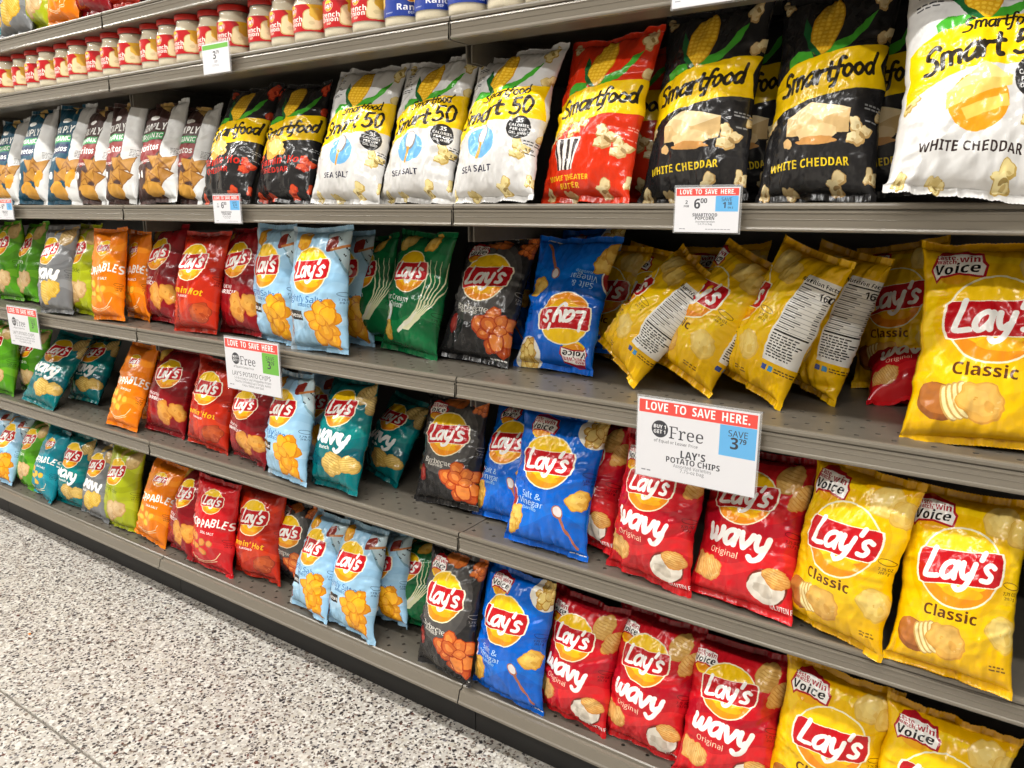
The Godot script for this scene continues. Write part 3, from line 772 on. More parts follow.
func logo(cx: float, cy: float, r: float, rot := -0.08) -> void:
	poly(oval(cx, cy, r * 1.05, r * 1.09), Color8(250, 240, 205))
	poly(oval(cx, cy, r, r * 1.04), Color8(250, 202, 20))
	# the lower part of the disc is printed orange
	var low := PackedVector2Array()
	for i in 17:
		var a := PI * i / 16.0
		low.append(Vector2(cx + cos(a) * r, cy + sin(a) * r * 1.04))
	for i in 9:
		var a := PI - PI * i / 8.0
		low.append(Vector2(cx + cos(a) * r * 0.92, cy + sin(a) * r * 0.66))
	poly(low, Color8(240, 146, 24))
	poly(oval(cx + r * 0.15, cy + r * 0.62, r * 0.5, r * 0.16), Color8(248, 178, 26))
	var band := PackedVector2Array([Vector2(-1.06, -0.16), Vector2(-1.0, -0.4), Vector2(-0.9, -0.47), Vector2(-0.4, -0.43), Vector2(0.2, -0.42), Vector2(0.8, -0.47), Vector2(1.0, -0.45), Vector2(1.07, -0.3), Vector2(1.07, 0.1), Vector2(1.0, 0.34), Vector2(0.86, 0.43), Vector2(0.3, 0.43), Vector2(-0.3, 0.42), Vector2(-0.86, 0.48), Vector2(-1.0, 0.44), Vector2(-1.06, 0.26)])
	poly(xf(band, cx, cy, r * 1.06, rot), Color8(252, 244, 220))
	poly(xf(band, cx, cy, r, rot), Color8(192, 18, 28))
	brush_text("Lay's", cx + r * 0.02, cy + r * 0.05, r * 0.82, 0.165, Color8(252, 250, 245), rot, 0.22)


func badge(cx: float, cy: float, s: float, disc := false) -> void:
	if disc:
		poly(oval(cx, cy + s * 0.1, s * 0.58, s * 0.6), Color8(250, 205, 30))
		poly(oval(cx, cy + s * 0.1, s * 0.5, s * 0.5), Color8(232, 150, 20))
	else:
		poly(oval(cx, cy + s * 0.24, s * 0.42, s * 0.3), Color8(236, 168, 16))
	var edge := PackedVector2Array([Vector2(-0.6, 0.04), Vector2(-0.5, -0.2), Vector2(-0.3, -0.44), Vector2(0.02, -0.52), Vector2(0.3, -0.42), Vector2(0.6, -0.34), Vector2(0.64, -0.1), Vector2(0.72, 0.0), Vector2(0.66, 0.38), Vector2(0.1, 0.28), Vector2(-0.36, 0.34), Vector2(-0.5, 0.5), Vector2(-0.66, 0.14)])
	poly(xf(edge, cx, cy, s), Color8(176, 24, 36))
	poly(xf(PackedVector2Array([Vector2(-0.46, -0.08), Vector2(-0.44, -0.3), Vector2(0.02, -0.36), Vector2(0.56, -0.28), Vector2(0.58, -0.06), Vector2(0.66, 0.04), Vector2(0.61, 0.31), Vector2(0.1, 0.22), Vector2(-0.38, 0.28), Vector2(-0.5, 0.41), Vector2(-0.59, 0.12)]), cx, cy, s), Color8(248, 244, 238))
	words("taste.", cx - s * 0.2, cy - s * 0.25, s * 0.2, Color8(168, 24, 40))
	words("watch.", cx - s * 0.19, cy - s * 0.12, s * 0.17, Color8(168, 24, 40))
	words("win", cx + s * 0.32, cy - s * 0.17, s * 0.26, Color8(168, 24, 40))
	words("Voice", cx + s * 0.02, cy + s * 0.1, s * 0.38, Color8(20, 18, 20), "sansb", -0.05, 1.12, 0.2)


func price_mark(cx: float, cy: float, col: Color) -> void:
	# small printed oval with the weight below
	var o := oval(cx, cy, 0.075, 0.024, 0.12, 20)
	o.append(o[0])
	stroke(o, 0.006, col)
	words("7.75 OZ", cx, cy + 0.06, 0.036, col, "sansb")
	words("219.7 g", cx, cy + 0.095, 0.03, col)


func small_lines(x: float, y: float, w: float, n: int, col: Color, sd := 1.0) -> void:
	for i in n:
		var at := x
		while at < x + w * (0.8 + 0.2 * fmod(sd * (i + 1) * 0.618, 1.0)):
			var l := 0.018 + 0.03 * fmod(absf(sin(at * 91.0 + i * 17.0 + sd)), 1.0)
			rect(at, y + i * 0.026, l, 0.011, col)
			at += l + 0.01


func facts(x: float, y: float, w: float, h: float) -> void:
	var ink := Color8(24, 22, 22)
	rect(x, y, w, h, Color8(238, 236, 230))
	words("Nutrition Facts", x + w * 0.47, y + 0.05, w * 0.15, ink)
	rect(x + 0.02, y + 0.085, w - 0.04, 0.012, ink)
	var yy := y + 0.12
	var i := 0
	while yy < y + h * 0.62:
		rect(x + 0.02, yy, (w - 0.04) * (0.35 + 0.3 * fmod(i * 0.618, 1.0)), 0.01, Color8(70, 68, 68))
		rect(x + w * 0.86, yy, w * 0.1, 0.01, Color8(70, 68, 68))
		rect(x + 0.02, yy + 0.024, w - 0.04, 0.003, Color8(120, 118, 116))
		yy += 0.04
		i += 1
	words("160", x + w * 0.82, y + 0.15, 0.09, ink)
	rect(x + 0.02, yy, w - 0.04, 0.016, ink)
	small_lines(x + 0.02, yy + 0.035, w - 0.08, int((y + h - yy - 0.06) / 0.026), ink, 2.0)


func barcode(x: float, y: float, w: float, h: float) -> void:
	rect(x, y, w, h, Color8(245, 245, 240))
	var at := x + 0.01
	var i := 0
	while at < x + w - 0.015:
		var l := 0.004 + 0.004 * fmod(i * 0.618, 1.0) * 2.0
		rect(at, y + 0.01, l, h - 0.03, Color8(20, 20, 20))
		at += l + 0.005
		i += 1


# ================= printed films =================
func start(aspect: float, base: Color, back_col := Color(0, 0, 0, 0)) -> void:
	im = Image.create(FW * 2, int(FW * aspect), false, Image.FORMAT_RGB8)
	im.fill(base)
	if back_col.a > 0:
		im.fill_rect(Rect2i(FW, 0, FW, int(FW * aspect)), back_col)
	ox = 0.0
	oy = 0.0
	un = FW


func rings(cx: float, cy: float, cols: Array) -> void:
	# broad printed rings round the logo
	var r := 0.62
	for c: Color in cols:
		poly(oval(cx, cy, r, r * 1.05, 0, 40), c)
		r -= 0.12


func swirl(cols: Array, sd: float) -> void:
	# printed waves of a second tone
	var a := im.get_height() / float(FW)
	for k in cols.size():
		var top := []
		var y := a * (0.22 + 0.26 * k)
		for i in 9:
			top.append(Vector2(-0.05 + i * 0.14, y + 0.07 * sin(i * 1.1 + sd + k * 2.0) - 0.02 * i))
		var line := curve(top, 5)
		var pts := PackedVector2Array()
		for p in line:
			pts.append(p)
		for i in line.size():
			var p := line[line.size() - 1 - i]
			pts.append(p + Vector2(0, 0.13 + 0.03 * sin(i * 0.2 + sd)))
		poly(pts, cols[k])


func back_side(ink: Color) -> void:
	facts(1.05, 0.22, 0.34, 0.86)
	small_lines(1.46, 0.3, 0.45, 12, ink, 3.0)
	small_lines(1.46, 0.72, 0.45, 6, ink, 5.0)
	barcode(1.55, 1.02, 0.3, 0.16)
	rect(1.06, 1.12, 0.05, 0.05, Color8(60, 80, 150))
	rect(1.13, 1.12, 0.05, 0.05, Color8(70, 150, 200))
	small_lines(1.2, 1.125, 0.18, 2, ink, 7.0)


func print_of(d: String) -> ImageTexture:
	if tex_cache.has(d):
		return tex_cache[d]
	var white := Color8(250, 249, 245)
	var gold0 := Color8(206, 142, 36)
	var gold1 := Color8(246, 208, 104)
	match d:
		"classic":
			start(1.45, Color8(238, 186, 0), Color8(238, 186, 0))
			rings(0.47, 0.58, [Color8(240, 192, 4), Color8(243, 200, 12), Color8(239, 188, 2), Color8(245, 206, 22)])
			poly(PackedVector2Array([Vector2(0, 0), Vector2(1, 0), Vector2(1, 0.1), Vector2(0.6, 0.14), Vector2(0, 0.09)]), Color8(224, 166, 0))
			poly(PackedVector2Array([Vector2(0, 1.45), Vector2(1, 1.45), Vector2(1, 1.28), Vector2(0.6, 1.34), Vector2(0.2, 1.3), Vector2(0, 1.33)]), Color8(232, 178, 0))
			chip(0.72, 0.21, 0.13, 0.12, 0.3, 1.0, Color8(224, 180, 76), Color8(242, 214, 128))
			chip(0.88, 0.27, 0.12, 0.11, 0.6, 2.0, Color8(220, 172, 62), Color8(240, 208, 112))
			badge(0.22, 0.2, 0.27)
			logo(0.48, 0.59, 0.285)
			words("Classic", 0.45, 0.945, 0.118, Color8(96, 52, 16), "sansb", 0.03)
			# potato with slices
			poly(lump(0.2, 1.17, 0.17, 0.125, 0.35, 0.12, 3.0), Color8(150, 86, 34))
			poly(lump(0.19, 1.15, 0.15, 0.1, 0.35, 0.12, 3.0), Color8(178, 108, 48))
			for k in 4:
				poly(oval(0.27 + k * 0.034, 1.18 - k * 0.012, 0.05, 0.13, -0.42), Color8(202, 160, 84))
				poly(oval(0.275 + k * 0.034, 1.18 - k * 0.012, 0.042, 0.12, -0.42), Color8(246, 228, 164))
			chip(0.45, 1.15, 0.15, 0.125, 0.5, 5.0, Color8(214, 152, 56), Color8(236, 190, 98))
			chip(0.85, 1.02, 0.14, 0.13, 0.9, 6.0, Color8(224, 180, 70), Color8(244, 216, 126))
			price_mark(0.88, 0.66, Color8(120, 80, 10))
			small_lines(0.75, 1.26, 0.12, 2, Color8(120, 80, 10))
			back_side(Color8(90, 60, 10))
		"wavy":
			start(1.45, Color8(198, 22, 34), Color8(188, 18, 30))
			swirl([Color8(214, 34, 40), Color8(178, 16, 36), Color8(218, 36, 42)], 0.6)
			poly(PackedVector2Array([Vector2(0, 0), Vector2(1, 0), Vector2(1, 0.09), Vector2(0.5, 0.12), Vector2(0, 0.09)]), Color8(150, 12, 26))
			poly(PackedVector2Array([Vector2(0, 1.45), Vector2(1, 1.45), Vector2(1, 1.26), Vector2(0.5, 1.31), Vector2(0, 1.28)]), Color8(212, 30, 36))
			badge(0.13, 0.22, 0.22, true)
			chip(0.72, 0.24, 0.11, 0.14, 0.2, 1.0, Color8(196, 144, 70), Color8(230, 190, 112), true)
			chip(0.86, 0.38, 0.1, 0.14, 0.5, 2.0, Color8(206, 140, 60), Color8(236, 190, 110), true)
			logo(0.4, 0.46, 0.24)
			brush_text("wavy", 0.4, 0.84, 0.25, 0.19, white, 0.07, 0.12)
			words("Original", 0.31, 0.99, 0.078, Color8(250, 220, 190), "sans", 0.07)
			for k in 3:
				chip(0.05 + k * 0.08, 1.14 + k * 0.01, 0.12, 0.1, 1.1, 3.0 + k, Color8(206, 140, 64), Color8(238, 196, 120), true)
			poly(oval(0.7, 1.2, 0.17, 0.15), Color8(120, 40, 28))
			poly(lump(0.69, 1.21, 0.155, 0.135, 0.0, 0.15, 4.0), Color8(226, 218, 204))
			poly(lump(0.66, 1.24, 0.09, 0.05, 0.4, 0.3, 5.0), Color8(204, 194, 178))
			chip(0.77, 1.12, 0.13, 0.09, 0.2, 7.0, Color8(206, 134, 56), Color8(240, 196, 116), true)
			price_mark(0.86, 0.72, Color8(90, 6, 16))
			words("GLUTEN FREE", 0.86, 1.36, 0.05, white)
			back_side(Color8(250, 220, 200))
		"vinegar":
			start(1.45, Color8(0, 98, 204), Color8(0, 88, 190))
			swirl([Color8(0, 108, 214), Color8(0, 88, 190), Color8(0, 112, 220)], 2.0)
			badge(0.27, 0.16, 0.22, true)
			poly(oval(0.83, 0.13, 0.2, 0.19), Color8(236, 232, 220))
			cluster(0.83, 0.12, 0.17, 2.0, Color8(190, 140, 50), Color8(240, 214, 132))
			logo(0.41, 0.53, 0.255)
			words("Salt &", 0.3, 0.9, 0.088, Color8(190, 220, 245), "sans", 0.05)
			words("Vinegar", 0.3, 0.975, 0.088, Color8(190, 220, 245), "sans", 0.05)
			words("FLAVORED", 0.3, 1.04, 0.036, Color8(150, 196, 235), "sansb", 0.05)
			chip(0.8, 0.86, 0.13, 0.11, -0.4, 3.0, gold0, gold1)
			stroke(curve([Vector2(0.63, 1.05), Vector2(0.72, 1.2), Vector2(0.82, 1.34)], 6), 0.034, Color8(176, 104, 70), 0.022)
			poly(oval(0.61, 1.0, 0.05, 0.07, -0.4), Color8(176, 104, 70))
			poly(oval(0.61, 0.995, 0.04, 0.055, -0.4), Color8(232, 226, 224))
			poly(oval(0.02, 0.99, 0.09, 0.15), white)
			poly(oval(0.02, 0.99, 0.075, 0.13), Color8(170, 50, 52))
			chip(0.12, 1.17, 0.13, 0.15, 0.5, 5.0, gold0, gold1)
			chip(0.05, 1.26, 0.11, 0.12, 0.1, 6.0, gold0, gold1)
			price_mark(0.87, 0.58, Color8(0, 40, 110))
			small_lines(0.7, 1.39, 0.2, 1, white)
			back_side(white)
		"barbecue":
			start(1.45, Color8(38, 37, 38), Color8(34, 33, 34))
			poly(oval(0.4, 0.55, 0.42, 0.5), Color8(70, 68, 67))
			poly(oval(0.4, 0.55, 0.36, 0.43), Color8(84, 82, 80))
			cluster(0.8, 0.12, 0.13, 4.0, Color8(150, 62, 20), Color8(224, 122, 50))
			chip(0.42, 0.1, 0.16, 0.07, 0.1, 3.0, Color8(170, 80, 30), Color8(222, 128, 56))
			badge(0.2, 0.2, 0.22, true)
			logo(0.42, 0.52, 0.265)
			words("Barbecue", 0.36, 0.885, 0.088, Color8(240, 236, 226), "serif", 0.06)
			words("FLAVORED", 0.34, 0.935, 0.042, Color8(230, 226, 216), "sansb", 0.06)
			cluster(0.68, 1.11, 0.25, 1.0, Color8(176, 58, 16), Color8(240, 142, 64))
			poly(lump(0.13, 1.06, 0.07, 0.11, 0.1, 0.15, 8.0), Color8(122, 36, 34))
			poly(lump(0.13, 1.06, 0.045, 0.075, 0.1, 0.2, 9.0), Color8(160, 62, 54))
			price_mark(0.88, 0.66, Color8(150, 146, 140))
			small_lines(0.6, 1.38, 0.24, 1, white)
			back_side(Color8(220, 216, 210))
		"onion":
			start(1.45, Color8(14, 106, 58), Color8(12, 96, 52))
			swirl([Color8(20, 120, 66), Color8(10, 92, 50), Color8(24, 126, 68)], 1.0)
			chip(0.2, 0.16, 0.15, 0.08, -0.4, 1.0, Color8(190, 150, 60), Color8(228, 196, 110))
			chip(0.6, 0.14, 0.1, 0.12, 0.5, 2.0, gold0, gold1)
			for k in 6:
				stroke(curve([Vector2(0.42 + k * 0.018, 1.16), Vector2(0.62 + k * 0.03, 0.86), Vector2(0.64 + k * 0.055, 0.6), Vector2(0.58 + k * 0.075, 0.34)], 6), 0.022, Color8(232, 232, 190), 0.006)
			stroke(curve([Vector2(0.36, 1.2), Vector2(0.5, 1.08), Vector2(0.6, 0.95)], 5), 0.05, Color8(238, 236, 214), 0.02)
			logo(0.4, 0.5, 0.23)
			words("Sour Cream", 0.24, 0.82, 0.09, white, "sans", 0.04)
			words("& Onion", 0.24, 0.9, 0.09, white, "sans", 0.04)
			poly(oval(0.12, 1.0, 0.1, 0.13), Color8(230, 232, 226))
			poly(oval(0.12, 1.0, 0.05, 0.07), Color8(150, 176, 130))
			chip(0.14, 1.2, 0.12, 0.11, 0.4, 5.0, gold0, gold1)
			price_mark(0.86, 0.95, Color8(6, 60, 34))
			back_side(white)
		"lightbbq":
			start(1.45, Color8(158, 202, 232), Color8(176, 196, 210))
			swirl([Color8(172, 212, 238), Color8(148, 194, 226), Color8(176, 214, 240)], 3.0)
			chip(0.22, 0.18, 0.11, 0.1, 0.7, 1.0, Color8(206, 130, 20), Color8(240, 178, 50))
			poly(PackedVector2Array([Vector2(0.52, 0.06), Vector2(1.0, 0.04), Vector2(1.0, 0.66), Vector2(0.86, 0.5)]), Color8(128, 166, 184))
			poly(PackedVector2Array([Vector2(0.55, 0.08), Vector2(0.98, 0.06), Vector2(0.98, 0.6), Vector2(0.86, 0.46)]), Color8(176, 198, 206))
			poly(lump(0.66, 0.2, 0.07, 0.09, 0.4, 0.3, 2.0), Color8(130, 40, 30))
			stroke(PackedVector2Array([Vector2(0.66, 0.26), Vector2(0.95, 0.2)]), 0.03, Color8(186, 116, 60))
			for k in 12:
				poly(oval(0.72 + 0.22 * fmod(k * 0.618, 1.0), 0.12 + 0.3 * fmod(k * 0.41, 1.0), 0.012, 0.009, k, 7), Color8(30, 26, 26))
			logo(0.4, 0.5, 0.25)
			words("Lightly Salted", 0.38, 0.83, 0.105, Color8(28, 92, 160), "sans", 0.04)
			words("BARBECUE", 0.4, 0.9, 0.05, Color8(60, 110, 160), "sansb", 0.04)
			poly(PackedVector2Array([Vector2(0.0, 0.95), Vector2(0.34, 0.97), Vector2(0.33, 1.08), Vector2(0.0, 1.07)]), Color8(30, 28, 30))
			words("Barbecue", 0.17, 1.02, 0.07, white, "sansb", 0.05)
			cluster(0.62, 1.1, 0.25, 5.0, Color8(214, 130, 10), Color8(250, 184, 40))
			poly(lump(0.0, 1.2, 0.07, 0.14, 0.1, 0.2, 4.0), Color8(140, 70, 60))
			price_mark(0.87, 0.76, Color8(60, 90, 130))
			back_side(Color8(60, 80, 110))
		"redbbq":
			start(1.45, Color8(140, 16, 26), Color8(128, 14, 24))
			swirl([Color8(156, 20, 28), Color8(120, 12, 22), Color8(164, 24, 30)], 0.2)
			chip(0.1, 0.18, 0.09, 0.12, 0.5, 1.0, gold0, gold1)
			logo(0.42, 0.46, 0.23, -0.2)
			words("Honey", 0.3, 0.82, 0.085, white, "sans", 0.05)
			words("BARBECUE", 0.33, 0.9, 0.075, white, "sansb", 0.05)
			chip(0.52, 1.08, 0.13, 0.19, -0.3, 4.0, Color8(190, 108, 34), Color8(228, 162, 70))
			chip(0.74, 1.04, 0.16, 0.13, 0.5, 5.0, Color8(196, 116, 36), Color8(232, 170, 76))
			price_mark(0.86, 0.74, Color8(70, 6, 14))
			back_side(Color8(240, 220, 210))
		"hot":
			start(1.45, Color8(196, 42, 18), Color8(184, 38, 16))
			swirl([Color8(210, 54, 22), Color8(176, 30, 16), Color8(214, 60, 24)], 2.4)
			poly(lump(0.5, 0.08, 0.34, 0.07, 0.0, 0.3, 2.0), Color8(156, 30, 18))
			logo(0.4, 0.47, 0.255)
			words("Flamin' Hot", 0.36, 0.88, 0.12, Color8(250, 190, 20), "sansb", 0.03, 0.95, 0.2)
			words("FLAVORED", 0.36, 0.96, 0.045, white)
			chip(0.64, 1.16, 0.19, 0.13, -0.3, 4.0, Color8(150, 46, 20), Color8(206, 92, 40))
			chip(0.2, 1.16, 0.06, 0.13, 0.2, 5.0, Color8(140, 24, 20), Color8(170, 40, 30))
			price_mark(0.87, 0.66, Color8(90, 12, 8))
			back_side(Color8(250, 230, 210))
		"poporange", "popred", "tealpop":
			var base := Color8(240, 128, 10)
			var lite := Color8(250, 148, 26)
			var bit := Color8(248, 196, 64)
			if d == "popred":
				base = Color8(206, 26, 34)
				lite = Color8(218, 38, 44)
				bit = Color8(232, 150, 70)
			elif d == "tealpop":
				base = Color8(12, 134, 152)
				lite = Color8(22, 150, 168)
			start(1.62, base, base)
			swirl([lite, base.darkened(0.06), lite], 1.7)
			logo(0.44, 0.36, 0.13 if d != "popred" else 0.2, -0.12)
			var title := ["P", "O", "P", "P", "A", "B", "L", "E", "S"]
			for k in 9:
				var lean := -0.24 + 0.05 * k + (0.12 if k % 2 else -0.1)
				words(title[k], 0.1 + k * 0.095, 0.74 + 0.035 * sin(k * 0.8), 0.2, Color8(250, 248, 240), "sansb", lean, 0.8)
			words("SEA SALT", 0.5, 0.9, 0.06, white)
			for k in 7:
				var p := Vector2(0.14 + 0.13 * (k % 4), 1.0 + 0.12 * (k / 2) * 0.7)
				poly(oval(p.x, p.y, 0.075, 0.055, 0.9 + k * 0.5), bit.darkened(0.15))
				poly(oval(p.x, p.y, 0.06, 0.042, 0.9 + k * 0.5), bit)
			stroke(curve([Vector2(0.06, 1.34), Vector2(0.34, 1.44), Vector2(0.6, 1.36), Vector2(0.7, 1.22)], 6), 0.012, Color8(250, 226, 180))
			stroke(curve([Vector2(0.1, 1.38), Vector2(0.36, 1.47), Vector2(0.64, 1.38)], 6), 0.01, Color8(250, 226, 180))
			price_mark(0.82, 1.0, base.darkened(0.55))
			back_side(white)
		"dill", "lime", "greywavy":
			var base := Color8(168, 178, 22)
			var lite := Color8(184, 194, 36)
			if d == "lime":
				base = Color8(84, 156, 26)
				lite = Color8(112, 182, 34)
			elif d == "greywavy":
				base = Color8(122, 124, 126)
				lite = Color8(140, 142, 144)
			start(1.45, base, base.darkened(0.1))
			swirl([lite, base.darkened(0.1), lite], 0.9)
			chip(0.7, 0.2, 0.14, 0.16, 0.4, 1.0, Color8(176, 140, 80), Color8(220, 190, 130), d == "greywavy")
			chip(0.4, 0.1, 0.08, 0.09, 0.2, 2.0, Color8(180, 150, 70), Color8(224, 196, 120))
			logo(0.38, 0.44, 0.22, -0.2)
			if d == "greywavy":
				brush_text("wavy", 0.4, 0.82, 0.26, 0.19, white, 0.04, 0.12)
				words("Salt & Pepper", 0.4, 0.96, 0.06, white)
			elif d == "dill":
				words("Dill Pickle", 0.36, 0.76, 0.09, Color8(60, 80, 10), "sans", 0.04)
			else:
				words("Limon", 0.36, 0.76, 0.11, white, "sans", 0.04)
				poly(oval(0.5, 0.88, 0.14, 0.08, 0.3), Color8(60, 130, 30))
			var cc := [Color8(196, 150, 90), Color8(226, 196, 146)] if d != "greywavy" else [Color8(206, 160, 40), Color8(242, 206, 100)]
			chip(0.4, 1.12, 0.15, 0.19, 0.3, 4.0, cc[0], cc[1], d == "greywavy")
			chip(0.58, 1.05, 0.14, 0.14, 0.9, 5.0, cc[0], cc[1], d == "greywavy")
			price_mark(0.84, 0.76, base.darkened(0.5))
			back_side(base.darkened(0.6))
		"tealwavy":
			start(1.45, Color8(0, 112, 116), Color8(0, 102, 108))
			swirl([Color8(0, 92, 104), Color8(6, 128, 126), Color8(0, 90, 102)], 0.4)
			chip(0.74, 0.2, 0.11, 0.16, 0.5, 1.0, Color8(160, 130, 70), Color8(216, 190, 120), true)
			chip(0.9, 0.32, 0.12, 0.12, 0.2, 2.0, Color8(160, 130, 70), Color8(216, 190, 120), true)
			logo(0.42, 0.42, 0.24)
			brush_text("wavy", 0.4, 0.8, 0.26, 0.19, white, 0.06, 0.12)
			words("Ranch", 0.36, 0.94, 0.06, white)
			chip(0.5, 1.13, 0.16, 0.15, 0.3, 4.0, Color8(180, 140, 60), Color8(234, 202, 116), true)
			chip(0.74, 1.1, 0.15, 0.11, -0.3, 5.0, Color8(180, 140, 60), Color8(234, 202, 116), true)
			back_side(white)
		"cheddar", "butter", "hotpop", "salt50", "cheddar50":
			pop_print(d)
		"brown", "navy":
			var base := Color8(70, 44, 40) if d == "brown" else Color8(8, 74, 98)
			start(1.82, Color8(222, 222, 220), Color8(214, 214, 212))
			poly(PackedVector2Array([Vector2(-0.02, 0.0), Vector2(0.64, 0.0), Vector2(0.68, 0.5), Vector2(0.66, 1.82), Vector2(-0.02, 1.82)]), base)
			poly(PackedVector2Array([Vector2(0.3, 0.02), Vector2(0.54, 0.0), Vector2(0.62, 0.24)]), Color8(216, 178, 104))
			poly(oval(0.4, 0.34, 0.1, 0.045), white)
			words("SIMPLY", 0.39, 0.52, 0.19, white, "sansb", 0.0, 0.85)
			rect(0.12, 0.63, 0.54, 0.13, Color8(52, 158, 84))
			words("ORGANIC", 0.39, 0.695, 0.115, white)
			if d == "brown":
				poly(PackedVector2Array([Vector2(-0.02, 0.78), Vector2(0.67, 0.78), Vector2(0.67, 0.98), Vector2(0.36, 1.2), Vector2(-0.02, 0.96)]), Color8(140, 36, 34))
				words("Doritos", 0.39, 0.9, 0.16, white, "sansb", 0.0, 0.9)
				words("WHITE CHEDDAR", 0.34, 1.14, 0.06, white)
			else:
				rect(0.06, 0.8, 0.58, 0.17, Color8(16, 40, 84))
				words("Cheetos", 0.36, 0.885, 0.14, white)
				words("PUFFS", 0.34, 1.06, 0.08, white)
			for k in 8:
				var p := Vector2(0.54 + 0.13 * (k % 3) - 0.06 * (k / 3), 1.14 + 0.2 * (k / 3) + 0.05 * (k % 2))
				if d == "brown" or k < 5:
					poly(xf(PackedVector2Array([Vector2(-0.15, -0.1), Vector2(0.16, -0.07), Vector2(0.02, 0.17)]), p.x, p.y, 1.0, k * 0.9), Color8(140, 90, 28))
					poly(xf(PackedVector2Array([Vector2(-0.13, -0.085), Vector2(0.13, -0.06), Vector2(0.01, 0.135)]), p.x, p.y - 0.006, 1.0, k * 0.9), Color8(176, 122, 46) if k % 2 else Color8(190, 136, 54))
				else:
					poly(lump(p.x, p.y, 0.17, 0.08, k, 0.4, k), Color8(226, 158, 40))
			poly(lump(0.52, 1.62, 0.2, 0.11, 0.2, 0.3, 2.0), Color8(206, 150, 58))
			poly(oval(0.12, 1.34, 0.05, 0.065), white)
			poly(oval(0.27, 1.34, 0.05, 0.065), white)
			small_lines(0.8, 0.9, 0.12, 5, Color8(120, 118, 116))
			back_side(Color8(110, 108, 106))
	var t := ImageTexture.create_from_image(im)
	tex_cache[d] = t
	return t


